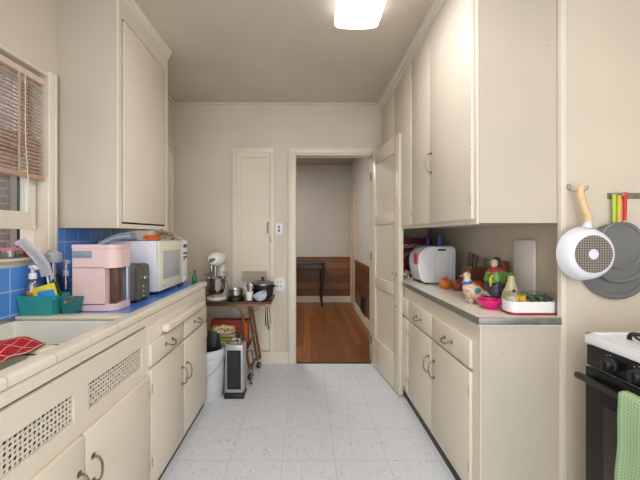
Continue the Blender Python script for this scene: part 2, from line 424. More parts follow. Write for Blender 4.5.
cyl(bm, (XL-.002, 1.585, 1.21), (XL-.002, 1.585, 1.24), .006, .004, 10); part('pull_cord', bm, mat('cord_cream', (220, 210, 190), .8), bl)

# outside: the neighbour's brick wall seen through the window
brick = bpy.data.materials.new('neighbour_brick'); brick.use_nodes = True
nt = brick.node_tree; b = nt.nodes['Principled BSDF']; tc = nt.nodes.new('ShaderNodeTexCoord'); sp = nt.nodes.new('ShaderNodeSeparateXYZ'); cb = nt.nodes.new('ShaderNodeCombineXYZ')
br = nt.nodes.new('ShaderNodeTexBrick'); br.inputs['Scale'].default_value = 1; br.inputs['Brick Width'].default_value = .21; br.inputs['Row Height'].default_value = .075
br.inputs['Mortar Size'].default_value = .008; br.inputs['Color1'].default_value = lin((150, 124, 118)); br.inputs['Color2'].default_value = lin((126, 106, 104)); br.inputs['Mortar'].default_value = lin((168, 156, 152))
nt.links.new(tc.outputs['Object'], sp.inputs[0]); nt.links.new(sp.outputs['Y'], cb.inputs[0]); nt.links.new(sp.outputs['Z'], cb.inputs[1]); nt.links.new(cb.outputs[0], br.inputs['Vector']); nt.links.new(br.outputs['Color'], b.inputs['Base Color'])
nb = thing('neighbouring_house', 'neighbouring brick house wall seen outside the sink window', 'building', (-3.1, 2.6, -.4))
bm = B(); wall_holes(bm, 'x', -3.2, -3.0, -1, 7, -.4, 4, [(3.25, 3.9, .7, 2.4)]); part('brick_wall', bm, brick, nb, smooth=False)
bm = B(); wall_holes(bm, 'x', -3.08, -2.98, 3.25, 3.9, .7, 2.4, [(3.31, 3.84, .76, 1.5), (3.31, 3.84, 1.56, 2.34)]); f_ = part('window_frame', bm, mat('grey_frame', (150, 140, 130), .6), nb, smooth=False)
bm = B(); bx(bm, -3.06, -3.05, 3.31, 3.84, .76, 2.34); part('window_pane', bm, mat('dark_pane', (40, 42, 46), .1), f_, 'dark glass')
bm = B(); bx(bm, -3.3, -1.47, -1, 7, -.5, -.4); struct('ground', bm, mat('concrete', (150, 146, 140), .9, 0, .2))

# blue backsplash tiles
bluet = tiles('blue_wall_tile', (84, 144, 224), (160, 190, 228), .108, 'YZ', (-1.436, -1.056), .026, .18, .06)
bm = B(); bx(bm, XL+.0005, XL+.011, -.2, WY1+.06, CT+.001, 1.164); bx(bm, XL+.0005, XL+.011, WY1+.06, 2.54, CT+.001, 1.342); struct('wall_backsplash', bm, bluet)

# hall beyond the doorway
hallm = mat('hall_wall', (200, 194, 186), .7, 0, .04, 2)
HY = 6.26; HX = .90
bm = B(); bx(bm, -1.6, 1.3, YB+.02, HY+.1, -.1, 0)
struct('floor_hall', bm, planks('hall_floor_wood', (150, 94, 46), (120, 72, 36), .09, 'YX', 1.4, .38))
bm = B(); bx(bm, -1.6, 1.3, YB+.12, HY+.1, CEIL+.02, CEIL+.1); struct('ceiling_hall', bm, mat('hall_ceiling', (176, 170, 154), .7))
bm = B(); bx(bm, -1.6, 1.3, HY, HY+.1, 0, CEIL+.02); struct('wall_hall_end', bm, hallm)
bm = B(); bx(bm, HX, HX+.1, YB+.12, HY, 0, CEIL+.02); struct('wall_hall_right', bm, hallm)
bm = B(); bx(bm, -1.6, -1.5, YB+.12, HY, 0, CEIL+.02); struct('wall_hall_left', bm, hallm)
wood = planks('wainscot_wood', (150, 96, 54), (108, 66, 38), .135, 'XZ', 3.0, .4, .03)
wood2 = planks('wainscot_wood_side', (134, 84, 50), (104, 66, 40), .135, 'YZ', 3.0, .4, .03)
bm = B(); bx(bm, -1.5, HX-.001, HY-.02, HY, .12, .86); bx(bm, -1.5, HX, HY-.032, HY, .86, .885, .004); struct('trim_7', bm, wood)
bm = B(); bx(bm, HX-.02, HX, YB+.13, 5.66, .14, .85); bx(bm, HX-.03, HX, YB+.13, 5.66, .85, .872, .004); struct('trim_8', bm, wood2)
bm = B(); bx(bm, -1.5, HX, HY-.03, HY, 0, .12, .004); struct('baseboard_hall_end', bm, trimm)
bm = B(); bx(bm, HX-.03, HX, YB+.13, 5.66, 0, .12, .004); struct('baseboard_hall_right', bm, trimm)
bm = B(); bx(bm, HX-.025, HX, 5.67, 5.76, 0, 2.02, .004); bx(bm, HX-.025, HX, 6.14, 6.22, 0, 2.02, .004); bx(bm, HX-.025, HX, 5.67, 6.22, 2.02, 2.10, .004); bx(bm, HX-.012, HX, 5.76, 6.14, 0, 2.02)
struct('door_4', bm, paint('hall_door_enamel', (222, 196, 168), .4, False))
vt = thing('floor_register', 'dark slotted heating vent low on the hall wainscot', 'vent', (HX-.024, 4.82, .13))
bm = B(); wall_holes(bm, 'x', HX-.034, HX-.021, 4.62, 5.02, .13, .40, [(4.65, 4.99, .16, .37)]); part('vent_frame', bm, mat('vent_bronze', (88, 80, 74), .5, .4), vt, smooth=False)
bm = B()
for i in range(8):
    vs = bx(bm, HX-.032, HX-.022, 4.65, 4.99, .168+i*.026, .172+i*.026); rotv(vs, (HX-.027, 4.8, .17+i*.026), 'Y', 30)
bx(bm, HX-.0215, HX-.0205, 4.65, 4.99, .16, .37); part('louvres', bm, mat('vent_dark', (60, 56, 54), .5, .4), vt, smooth=False)
# hall console table
esp = mat('espresso_wood', (44, 28, 24), .3)
ct = thing('console_table', 'dark wood console table with curved leg in the hall', 'table', (-.15, 5.95, 0))
bm = B(); bx(bm, -.62, .37, 5.72, 6.15, .785, .81, .006); part('tabletop', bm, esp, ct)
bm = B(); bx(bm, -.58, .33, 5.76, 5.78, .71, .786); bx(bm, -.58, .33, 6.10, 6.12, .71, .786); bx(bm, -.58, -.56, 5.76, 6.12, .71, .786); bx(bm, .31, .33, 5.76, 6.12, .71, .786); part('apron', bm, esp, ct)
for lx, ly in ((.30, 5.79), (-.55, 5.79), (.30, 6.09), (-.55, 6.09)):
    s = 1 if lx > 0 else -1
    bm = B(); tube(bm, [(lx, ly, .785), (lx+s*.02, ly, .70), (lx+s*.018, ly, .55), (lx+s*.006, ly, .35), (lx, ly, .15), (lx+s*.008, ly, .05), (lx+s*.016, ly, .012)], .03, 12, radii=(.034, .014)); part('leg', bm, esp, ct)

# ------------------------------------------------------------------ cabinet hardware and cupboards
def dpull(parent, x, y, z, nx, length=.10, horiz=False, m=brass):
    """curved pull on a face whose normal is nx along x"""
    bm = B(); h = length/2
    if horiz: P = [(x, y-h, z), (x+nx*.02, y-h*.9, z-.004), (x+nx*.03, y-h*.4, z-.014), (x+nx*.03, y+h*.4, z-.014), (x+nx*.02, y+h*.9, z-.004), (x, y+h, z)]
    else: P = [(x, y, z-h), (x+nx*.02, y, z-h*.92), (x+nx*.032, y, z-h*.4), (x+nx*.032, y, z+h*.4), (x+nx*.02, y, z+h*.92), (x, y, z+h)]
    tube(bm, P, .0043, 8)
    for p in (P[0], P[-1]): lathe(bm, [(0, 0), (.011, 0), (.011, .002), (.005, .005), (0, .005)], p, 12, axis=(nx, 0, 0))
    return part('handle', bm, m, parent, 'aged brass curved pull')
def hinge(parent, x, y, z, nx):
    bm = B(); cyl(bm, (x+nx*.002, y, z-.022), (x+nx*.002, y, z+.022), .003, seg=8)
    part('hinge', bm, mat('painted_hinge', (176, 164, 142), .5), parent, 'small painted hinge')

# --- left run. face at x = FX, looking towards +x
FX = -.765
BL = -1.305
def perf(y0, y1, z0, z1, x):
    """perforated metal sheet: staggered round holes"""
    bm = B(); p = .0148; r = .0054
    ny = int((y1-y0)/p); nz = int((z1-z0)/p); py = (y1-y0)/ny; pz_ = (z1-z0)/nz
    for i in range(ny):
        for j in range(nz):
            cy = y0+(i+.5)*py; cz = z0+(j+.5)*pz_
            rr = r*(1.0 if (i+j) % 2 else .7)
            sq = []; ho = []
            for k in range(8):
                a = 2*PI*k/8
                dx, dz = math.cos(a), math.sin(a); s = 1/max(abs(dx), abs(dz))
                sq.append(bm.verts.new((x, cy+dx*s*py/2, cz+dz*s*pz_/2))); ho.append(bm.verts.new((x, cy+dx*rr, cz+dz*rr)))
            for k in range(8): bm.faces.new((sq[k], sq[(k+1) % 8], ho[(k+1) % 8], ho[k]))
    bmesh.ops.remove_doubles(bm, verts=bm.verts, dist=.0002)
    bmesh.ops.solidify(bm, geom=bm.faces[:], thickness=.0015)
    return bm
sc = thing('sink_cabinet', 'cream base cabinet below the sink with two perforated grilles', 'cabinet', (-1.03, .9, 0))
bm = B()
wall_holes(bm, 'x', FX-.02, FX, .20, 1.543, .035, .862, [(.60, 1.062, .69, .785), (1.13, 1.505, .69, .785), (.26, .66, .12, .62), (.70, 1.07, .12, .62), (1.11, 1.52, .12, .62)])
bx(bm, BL, FX-.02, 1.528, 1.543, .035, .862); bx(bm, BL, FX-.02, .20, .215, .035, .862); bx(bm, BL, BL+.012, .215, 1.528, .035, .862); bx(bm, BL, FX-.02, .215, 1.528, .035, .05)
bx(bm, FX-.02, FX-.004, .20, 1.543, .872, .905)
part('body', bm, cabm, sc, smooth=False)
bm = B(); bx(bm, FX-.035, FX-.012, .20, 1.543, 0, .0345); part('toe_kick', bm, blacktrim, sc, 'dark recessed toe kick')
for y0, y1, hy_, hz_ in ((.24, .665, .63, .52), (.68, 1.084, 1.058, .475), (1.094, 1.538, 1.128, .487)):
    bm = B(); bx(bm, FX+.0005, FX+.018, y0, y1, .075, .63, .004); d = part('door', bm, cabm, sc); dpull(d, FX+.018, hy_, hz_, 1, .088)
    hy2 = y1-.004 if hy_-y0 < .1 else y0+.004
    for zz in (.20, .55): hinge(d, FX+.018, hy2, zz, 1)
for y0, y1 in ((.602, 1.06), (1.132, 1.503)):
    part('grille', perf(y0, y1, .692, .783, FX-.008), mat('grille_metal', (214, 206, 190), .5), sc, 'perforated metal grille', smooth=False)

dc = thing('drawer_cabinet', 'cream base cabinet with two drawers and two doors beyond the sink', 'cabinet', (-1.03, 2.0, 0))
bm = B(); bx(bm, BL, FX, 1.5445, 2.465, .035, .862, .003); bx(bm, BL, FX-.004, 1.5445, 2.46, .862, .905); part('body', bm, cabm, dc)
bm = B(); bx(bm, BL, FX-.012, 1.55, 2.455, 0, .0345); part('toe_kick', bm, blacktrim, dc, 'dark recessed toe kick')
for y0, y1 in ((1.56, 1.972), (1.99, 2.43)):
    bm = B(); bx(bm, FX+.0005, FX+.018, y0, y1, .668, .775, .004); d = part('drawer', bm, cabm, dc); dpull(d, FX+.018, (y0+y1)/2-.005, .725, 1, .085, True)
for y0, y1, h in ((1.56, 1.975, 1.945), (1.985, 2.43, 2.02)):
    bm = B(); bx(bm, FX+.0005, FX+.018, y0, y1, .075, .652, .004); d = part('door', bm, cabm, dc); dpull(d, FX+.018, h, .455, 1, .10)
    for zz in (.2, .56): hinge(d, FX+.018, (y0+.004) if h > (y0+y1)/2 else y1-.004, zz, 1)
bm = B(); bx(bm, FX-.0, FX+.042, 1.70, 2.33, .792, .834, .011, 3); part('pullout_board', bm, cabm, dc, 'pull-out board with rounded grip edge')

# worktop: blue tile with cream bullnose, cut out for the sink
SY0, SY1, SX0, SX1 = .42, 1.462, -1.321, -.845
cream_tile = tiles('cream_edge_tile', (224, 218, 202), (182, 170, 146), .165, 'YX', (-.975, .08), .007, .2, .02, size2=.4)
bluetop = tiles('blue_top_tile', (70, 124, 208), (120, 156, 206), .108, 'XY', (0, 0), .03, .22, .05)
wt = thing('tiled_worktop', 'blue tiled worktop with cream rounded edge around the sink', 'worktop', (-1.05, 1.35, .907))
ROOT['tiled_worktop'] = Vector((-1.05, 1.35, .907))
bm = B(); bx(bm, XL+.001, -.836, SY1+.061, 2.54, .907, CT-.001)
part('tile_surface', bm, bluetop, wt, smooth=False)
bm = B(); bx(bm, SX0, -.836, .2, SY0, .907, CT-.001)
part('tile_surface', bm, bluetop, wt, smooth=False)
def bull(x0, x1, z0, z1, r):
    P = [(x0, z0), (x1, z0)]+[(x1-r+r*math.cos(a), z1-r+r*math.sin(a)) for a in [k*PI/12 for k in range(0, 7)]]+[(x0, z1)]
    return P
bm = B(); prism(bm, bull(-.8355, -.780, .908, CT+.003, .012), 'y', .2, 2.545); part('front_edge', bm, cream_tile, wt, 'cream bullnose tiles')
bm = B(); bx(bm, SX0, -.8365, SY1-.008, SY1+.0605, .908, CT+.004, .005); part('sink_edge', bm, mat('cream_glaze', (222, 214, 190), .2, 0, .05), wt, 'cream edge tiles at the sink end')
# sink
enam = mat('sink_enamel', (226, 224, 214), .22, 0, .06, 5)
sk = thing('kitchen_sink', 'double bowl white enamel sink beneath the window', 'sink', (-1.06, .97, .72))
def basin(bm, x0, x1, y0, y1, z0, z1, t=.012, s=.02):
    v = []
    def r(x0, x1, y0, y1, z): return [bm.verts.new(p) for p in ((x0, y0, z), (x1, y0, z), (x1, y1, z), (x0, y1, z))]
    o1 = r(x0, x1, y0, y1, z1); o0 = r(x0+s, x1-s, y0+s, y1-s, z0-t); i1 = r(x0+t, x1-t, y0+t, y1-t, z1); i0 = r(x0+t+s, x1-t-s, y0+t+s, y1-t-s, z0)
    for k in range(4):
        j = (k+1) % 4
        bm.faces.new((o0[k], o0[j], o1[j], o1[k])); bm.faces.new((i1[k], i1[j], i0[j], i0[k])); bm.faces.new((o1[k], o1[j], i1[j], i1[k]))
    bm.faces.new(o0[::-1]); bm.faces.new(i0)
for (a, b) in ((SY0+.001, 1.035), (1.115, SY1-.009)):
    bm = B(); basin(bm, SX0+.001, SX1-.0, a, b, .735, .925)
    es = [e for e in bm.edges if abs(e.verts[0].co.z-e.verts[1].co.z) > .05]
    bmesh.ops.bevel(bm, geom=es, offset=.02, segments=3, affect='EDGES')
    ob = part('bowl', bm, enam, sk)
    bm = B(); lathe(bm, [(0, .7355), (.03, .7355), (.038, .738), (.04, .7365)], ((SX0+SX1)/2, (a+b)/2, 0), 20); part('drain', bm, steel, ob, 'steel drain ring')
bm = B(); bx(bm, SX0+.002, SX1, 1.033, 1.117, .885, .934, .022, 5); part('divider', bm, mat('cream_glaze', (222, 214, 190), .2), sk, 'rounded cream divider between bowls')
bm = B(); bx(bm, SX1, -.8365, SY0+.001, SY1-.01, .89, .932, .004); part('front_rim', bm, enam, sk)

# left wall cupboard above
UX = -1.015
lu = thing('wall_cupboard', 'cream single-door wall cupboard beside the window above the pink machine', 'cupboard', (-1.17, 2.03, 1.35))
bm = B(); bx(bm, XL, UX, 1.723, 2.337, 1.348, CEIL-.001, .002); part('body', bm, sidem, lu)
bm = B(); wall_holes(bm, 'x', UX+.0005, UX+.012, 1.723, 2.337, 1.348, CEIL-.06, [(1.752, 2.30, 1.372, 2.50)]); part('face_frame', bm, cabm, lu, smooth=False)
bm = B(); bx(bm, UX+.0004, UX+.002, 1.752, 2.30, 1.372, 2.50); part('door_gap_shade', bm, gapshade, lu, 'dark sheet painted as gap shade around the door', smooth=False)  # thin dark sheet over the solid body, painting the shade in the door gap
bm = B(); bx(bm, UX+.0025, UX+.018, 1.764, 2.292, 1.382, 2.492, .004); d = part('door', bm, cabm, lu)
bm = B(); prism(bm, [(UX, CEIL-.065), (UX+.012, CEIL-.065), (UX+.014, CEIL-.045), (UX+.022, CEIL-.04), (UX+.026, CEIL-.022), (UX+.034, CEIL-.015), (UX+.036, CEIL-.001), (UX, CEIL-.001)], 'y', 1.723, 2.355); part('crown_moulding', bm, trimm, lu)

# --- right run
RX = .81; RB = 1.245
def rbase(name, label, y0, y1, cols):
    t = thing(name, label, 'cabinet', ((RX+RB)/2, (y0+y1)/2, 0))
    bm = B()
    if y0 < 1.6: prism(bm, [(RX, y0), (1.163, y0), (1.163, 1.4795), (RB, 1.4795), (RB, y1), (RX, y1)], 'z', .05, .893)
    else: bx(bm, RX, RB, y0, y1, .05, .893)
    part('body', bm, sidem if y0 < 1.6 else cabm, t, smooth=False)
    bm = B(); bx(bm, RX-.006, RX-.0005, y0, y1, .052, .893); part('face_frame', bm, cabm, t, smooth=False)
    bm = B(); bx(bm, RX-.004, RX+.3, y0+.002, y1, 0, .05, .002); part('toe_kick', bm, blacktrim, t, 'black vinyl toe strip')
    for c0, c1, hside in cols:
        bm = B(); bx(bm, RX-.024, RX-.0065, c0, c1, .672, .808, .004); d = part('drawer', bm, cabm, t); dpull(d, RX-.024, (c0+c1)/2, .735, -1, .085, True)
        bm = B(); bx(bm, RX-.024, RX-.0065, c0, c1, .105, .655, .004); d = part('door', bm, cabm, t)
        h = c1-.035 if hside else c0+.035
        dpull(d, RX-.024, h, .49, -1, .10)
        for zz in (.2, .56): hinge(d, RX-.024, c0+.004 if hside else c1-.004, zz, -1)
    return t
rbase('base_cabinet', 'cream base cabinet under the right worktop, its worn end facing out', 1.468, 2.44, [(1.53, 1.985, 1), (2.0, 2.425, 0)])
rbase('base_cabinet', 'cream base cabinet partly hidden behind the open door', 2.4405, YB-.02, [(2.46, 2.85, 1), (2.865, 3.23, 0)])
marb = mat('laminate_marble', (226, 224, 212), .25, 0, .05, 6)
nt = marb.node_tree; b = nt.nodes['Principled BSDF']; tc = [n for n in nt.nodes if n.type == 'TEX_COORD'][0]
wv = nt.nodes.new('ShaderNodeTexNoise'); wv.inputs['Scale'].default_value = 4; wv.inputs['Detail'].default_value = 7; wv.inputs['Distortion'].default_value = 2.5; nt.links.new(tc.outputs['Object'], wv.inputs['Vector'])
r = nt.nodes.new('ShaderNodeValToRGB'); e = r.color_ramp.elements; e[0].position = .485; e[0].color = (0, 0, 0, 1); e[1].position = .5; e[1].color = (1, 1, 1, 1); k = e.new(.515); k.color = (0, 0, 0, 1)
nt.links.new(wv.outputs['Fac'], r.inputs['Fac']); f = nt.nodes.new('ShaderNodeMath'); f.operation = 'MULTIPLY'; f.inputs[1].default_value = .4; nt.links.new(r.outputs['Color'], f.inputs[0])
mx = nt.nodes.new('ShaderNodeMixRGB'); mx.inputs['Color2'].default_value = lin((170, 172, 172)); nt.links.new(b.inputs['Base Color'].links[0].from_socket, mx.inputs['Color1']); nt.links.new(f.outputs[0], mx.inputs['Fac']); nt.links.new(mx.outputs['Color'], b.inputs['Base Color'])
rw = thing('laminate_worktop', 'off-white marbled worktop with grey metal edging on the right', 'worktop', (1.02, 2.3, .895))
foot = [(.79, 1.455), (1.163, 1.455), (1.163, 1.4795), (XR-.001, 1.4795), (XR-.001, YB-.001), (.79, YB-.001)]
bm = B(); prism(bm, foot, 'z', .8945, CT); part('surface', bm, marb, rw, smooth=False)
bm = B(); bx(bm, .784, .7898, 1.4485, YB-.001, .902, CT+.001, .002); bx(bm, .784, 1.163, 1.4485, 1.4545, .902, CT+.001, .002)
part('metal_edging', bm, mat('edging_metal', (158, 156, 148), .4, .7, .2, 30), rw, 'ribbed grey metal edging')
# upper right
U2 = .805
ru = thing('wall_cupboard', 'tall cream wall cupboards over the right worktop with brass pulls', 'cupboard', (1.0, 2.4, 1.365))
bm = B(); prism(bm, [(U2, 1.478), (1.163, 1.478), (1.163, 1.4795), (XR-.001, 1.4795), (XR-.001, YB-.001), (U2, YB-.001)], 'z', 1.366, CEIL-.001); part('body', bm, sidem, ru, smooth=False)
bm = B(); bx(bm, U2-.012, U2-.0005, 1.478, YB-.001, 1.36, CEIL-.03, .002); part('face_frame', bm, cabm, ru)
for y0, y1, op in ((1.494, 1.955, 1.6), (1.962, 2.325, 0), (2.345, 2.78, 0), (2.79, 3.22, 0)):
    bm = B(); vs = bx(bm, U2-.030, U2-.0125, y0, y1, 1.385, 2.575, .004)
    if op: rotv(vs, (U2-.0125, y0, 0), 'Z', op)
    d = part('door', bm, cabm, ru)
    if y0 < 2.3:
        hy_ = y1-.02 if op else y0+.03
        if op: dpull(d, U2-.042, hy_, 1.745, -1, .115)
        if op:
            for zz in (1.47, 2.48): hinge(d, U2-.03, y0+.002, zz, -1)
        else:
            for zz in (1.47, 2.48): hinge(d, U2-.03, y1-.002, zz, -1)
bm = B(); prism(bm, [(U2-.012, CEIL-.085), (U2-.022, CEIL-.082), (U2-.026, CEIL-.062), (U2-.038, CEIL-.056), (U2-.042, CEIL-.036), (U2-.056, CEIL-.028), (U2-.060, CEIL-.001), (U2-.012, CEIL-.001)], 'y', 1.478, YB-.021); part('crown_moulding', bm, trimm, ru)

# ------------------------------------------------------------------ ceiling light
cl = thing('ceiling_light', 'white wraparound ceiling light glowing over the kitchen floor', 'light', (.315, 1.4, 2.57))
bm = B(); bx(bm, .20, .43, .78, 1.96, 2.625, CEIL-.001, .004); part('housing', bm, white, cl)
P = [(.18+.27*(.5-.5*math.cos(PI*k/14)), 2.635-.062*math.sin(PI*k/14)**.28) for k in range(15)]
bm = B(); prism(bm, P, 'y', .775, 1.965)
dif = mat('light_diffuser', (250, 248, 255), .4, emit=2.2)
part('diffuser', bm, dif, cl, 'glowing white diffuser')

# wall plates
lp = thing('light_switch', 'white switch plate on back wall left of the doorway', 'switch', (px(279), YB, 1.34))
bm = B(); bx(bm, px(275.5), px(282.5), YB-.007, YB-.0005, 1.315, 1.43, .003); part('plate', bm, white, lp)
for zz in (1.355, 1.392):
    bm = B(); vs = bx(bm, px(279)-.010, px(279)+.010, YB-.013, YB-.006, zz-.012, zz+.012, .002); rotv(vs, (0, YB-.007, zz), 'X', 12); part('toggle', bm, mat('toggle_grey', (110, 108, 106), .4), lp)
op_ = thing('wall_socket', 'rounded white power socket with plug adaptor on back wall beside the slow cooker', 'socket', (px(279.5), YB, .75))
bm = B(); P = []
cx_, cz_ = px(279.5), pz(284)
for k in range(24):
    a = 2*PI*k/24; P.append((cx_+math.copysign(abs(math.cos(a))**.6, math.cos(a))*.055, cz_+math.copysign(abs(math.sin(a))**.6, math.sin(a))*.066))
prism(bm, P, 'y', YB-.022, YB-.0005); part('cover', bm, white, op_)
for k, (dx, dz) in enumerate(((-.016, .025), (.016, .025), (-.016, -.02), (.016, -.02))):
    bm = B(); bx(bm, cx_+dx-.009, cx_+dx+.009, YB-.025, YB-.0215, cz_+dz-.012, cz_+dz+.012, .002); part('outlet', bm, mat('outlet_grey', (200, 196, 192), .5), op_)

# ------------------------------------------------------------------ stove
sb = mat('stove_black', (16, 16, 18), .3, spec=.25); swt = mat('stove_white', (235, 236, 240), .2)
SXF, SXB, SYN, SYF = 1.146, 1.80, .55, 1.312
st = thing('gas_stove', 'white topped gas stove with black front at the right edge', 'stove', ((SXF+SXB)/2, (SYN+SYF)/2, 0))
bm = B(); bx(bm, SXF+.012, SXB, SYN, SYF, .03, .868, .004); part('body', bm, swt, st)
bm = B(); bx(bm, SXF, SXB, SYN-.004, SYF+.004, .868, .908, .008, 3); bx(bm, SXF, SXF+.02, SYN, SYF, .905, .913, .003); bx(bm, SXF, SXB, SYF-.02, SYF, .905, .913, .003); part('cooktop', bm, swt, st)
bm = B(); bx(bm, SXF, SXF+.0115, SYN+.008, SYF-.01, .785, .867, .003); part('control_panel', bm, sb, st, 'black control panel')
bm = B(); bx(bm, SXF-.006, SXF+.0115, SYN+.008, SYF-.01, .22, .78, .004); od = part('oven_door', bm, sb, st, 'black oven door')
bm = B(); bx(bm, SXF-.008, SXF-.0055, SYN+.09, SYF-.09, .33, .66, .001); part('glass', bm, mat('oven_glass', (12, 12, 14), .05), od)
bm = B(); bx(bm, SXF-.052, SXF-.028, SYN+.01, SYF-.008, .732, .756, .006)
for yy in (SYN+.04, SYF-.06): bx(bm, SXF-.032, SXF-.006, yy, yy+.03, .735, .753, .003)
part('handle', bm, black, od, 'black bar handle')
bm = B(); bx(bm, SXF-.004, SXF+.0115, SYN+.008, SYF-.01, .05, .21, .004); part('drawer', bm, sb, st, 'black lower drawer')
kk = mat('knob_black', (30, 30, 32), .35); mk = mat('dial_mark', (200, 200, 200), .6)
for yy in (1.195, 1.092, .93, .77, .66):
    bm = B(); lathe(bm, [(0, 0), (.027, 0), (.026, .008), (.022, .012), (.020, .03), (.018, .033), (0, .033)], (SXF, yy, .826), 24, axis=(-1, 0, 0))
    bx(bm, SXF-.040, SXF-.03, yy-.005, yy+.005, .806, .846, .002); k_ = part('knob', bm, kk, st, 'black burner knob')
    bm = B()
    for q in range(2):
        a = .9+q*.5; bx(bm, SXF-.0012, SXF-.0002, yy+.033*math.cos(a)-.0015, yy+.033*math.cos(a)+.0015, .826+.033*math.sin(a)-.0015, .826+.033*math.sin(a)+.0015)
    part('dial_mark', bm, mk, k_, 'tiny white dial marks')
for gx in (1.32, 1.62):
    for gy in (1.12, .74):
        bm = B()
        for k in range(4):
            a = PI/4+k*PI/2; c, s = math.cos(a), math.sin(a)
            tube(bm, [(gx+c*.13, gy+s*.13, .914), (gx+c*.125, gy+s*.125, .934), (gx+c*.10, gy+s*.10, .938), (gx+c*.035, gy+s*.035, .936)], .0075, 8)
        tube(bm, [(gx+math.cos(a)*.115, gy+math.sin(a)*.115, .93) for a in [q*2*PI/16 for q in range(17)]], .0045, 8)
        g = part('burner_grate', bm, black, st, 'black wire burner grate')
        bm = B(); lathe(bm, [(0, .909), (.045, .909), (.045, .918), (.03, .923), (0, .923)], (gx, gy, 0), 24); part('burner_cap', bm, black, st, 'black burner cap')
def cloth(name, fn, nu, nv, m, label, cat, thick=.004):
    bm = B(); uv = bm.loops.layers.uv.new('UVMap'); g = [[bm.verts.new(fn(i/nu, j/nv)) for j in range(nv+1)] for i in range(nu+1)]
    for i in range(nu):
        for j in range(nv):
            f = bm.faces.new((g[i][j], g[i+1][j], g[i+1][j+1], g[i][j+1]))
            for l, (a, b) in zip(f.loops, ((i, j), (i+1, j), (i+1, j+1), (i, j+1))): l[uv].uv = (a/nu, b/nv)
    mn = Vector([min(v.co[i] for v in bm.verts) for i in range(3)])
    o = link(name, bm, m, mn, None, True, 80); o.location = mn
    s = o.modifiers.new('thickness', 'SOLIDIFY'); s.thickness = thick; s.offset = 0
    o['label'] = label; o['category'] = cat; return o
def gt(u, v):
    y = 1.112-u*.40+.006*math.sin(v*9)
    wob = .003*math.sin(u*22)*(.3+v)
    s = v*.86
    if s < .36: z = .40+s; x = SXF-.018+wob*.5
    elif s < .40: a = (s-.36)/.04*PI; x = SXF-.0405+.0225*math.cos(a); z = .760+.010*math.sin(a)
    else: z = .760-(s-.40); x = SXF-.063-.002*math.sin(z*30)+wob
    return Vector((x, y, z))
cloth('dish_towel', gt, 40, 90, uvlines('green_waffle', (140, 176, 128), (172, 200, 156), (34, 74), .45, waffle=True), 'pale green waffle towel hung over the stove handle', 'towel')

# ------------------------------------------------------------------ things on the pan wall
PW = 1.455
fp = thing('frying_pan', 'white frying pan hanging by its wooden handle, speckled base outward', 'pan', (1.26, PW-.03, 1.1))
cx_, cz_ = (583-305)/320*1.405, CAMZ-(253.5-235)/320*1.405
whitep = mat('white_pan_coat', (226, 228, 236), .18, coat=.5)
bm = B(); lathe(bm, [(.098, .0), (.115, .0), (.118, .004), (.115, .016), (.110, .032), (.10, .048), (.088, .055), (.083, .0565), (0, .0565)], (cx_, PW-.045, cz_), 48, axis=(0, -1, 0)); lathe(bm, [(.114, .002), (.106, .03), (.086, .051), (0, .052)], (cx_, PW-.045, cz_), 48, axis=(0, -1, 0)); part('pan_body', bm, whitep, fp)
bm = B(); lathe(bm, [(.022, .057), (.080, .057), (.080, .0585), (.022, .0585), (.022, .057)], (cx_, PW-.045, cz_), 48, axis=(0, -1, 0))
bs = mat('induction_base', (88, 82, 78), .4, .15)
nt = bs.node_tree; b = nt.nodes['Principled BSDF']; tc = [n for n in nt.nodes if n.type == 'TEX_COORD'][0]
vo = nt.nodes.new('ShaderNodeTexVoronoi'); vo.inputs['Scale'].default_value = 95; vo.inputs['Randomness'].default_value = 0; mp = nt.nodes.new('ShaderNodeMapping'); mp.inputs['Rotation'].default_value = (PI/2, 0, 0); vo.voronoi_dimensions = '2D'
nt.links.new(tc.outputs['Object'], mp.inputs['Vector']); nt.links.new(mp.outputs[0], vo.inputs['Vector'])
r = nt.nodes.new('ShaderNodeValToRGB'); r.color_ramp.elements[0].color = lin((168, 156, 144)); r.color_ramp.elements[1].color = lin((96, 90, 88)); r.color_ramp.elements[0].position = .25; r.color_ramp.elements[1].position = .4
nt.links.new(vo.outputs['Distance'], r.inputs['Fac']); nt.links.new(r.outputs['Color'], b.inputs['Base Color'])
part('base_plate', bm, bs, fp, 'dark dotted metal base plate with white centre')
lw = mat('pale_wood', (222, 192, 148), .45, 0, .12, 20)
hx0 = (589-305)/320*1.42; hz0 = CAMZ-(222-235)/320*1.42
bm = B(); tube(bm, [(cx_+.012, PW-.058, cz_+.112), (cx_+.014, PW-.060, cz_+.14)], .022, 14, radii=(.034, .021), flat=.6); part('handle_collar', bm, whitep, fp)
bm = B(); tube(bm, [(cx_+.014, PW-.060, cz_+.138), (cx_+.012, PW-.060, cz_+.165), (cx_+.002, PW-.055, cz_+.20), (cx_-.006, PW-.05, cz_+.24), (cx_-.008, PW-.047, cz_+.275), (cx_-.003, PW-.047, cz_+.298)], .019, 14, radii=(.022, .017), flat=.75)
fh = part('handle', bm, lw, fp, 'pale wooden handle')
bm = B(); bx(bm, cx_+.003, cx_+.007, PW-.080, PW-.078, cz_+.155, cz_+.185, .0009); part('handle_slot', bm, mat('slot_cream', (236, 216, 180), .5), fh)
hk = B(); tube(hk, [(cx_-.022, PW-.002, cz_+.305), (cx_-.022, PW-.006, cz_+.285), (cx_-.012, PW-.05, cz_+.272), (cx_+.002, PW-.068, cz_+.280), (cx_+.003, PW-.070, cz_+.296)], .0028, 8)
lathe(hk, [(0, 0), (.012, 0), (.012, .002), (0, .003)], (cx_-.022, PW-.0005, cz_+.30), 14, axis=(0, -1, 0)); solo('wall_hook', hk, steel, 'small bent metal hook holding the white frying pan', 'hook')

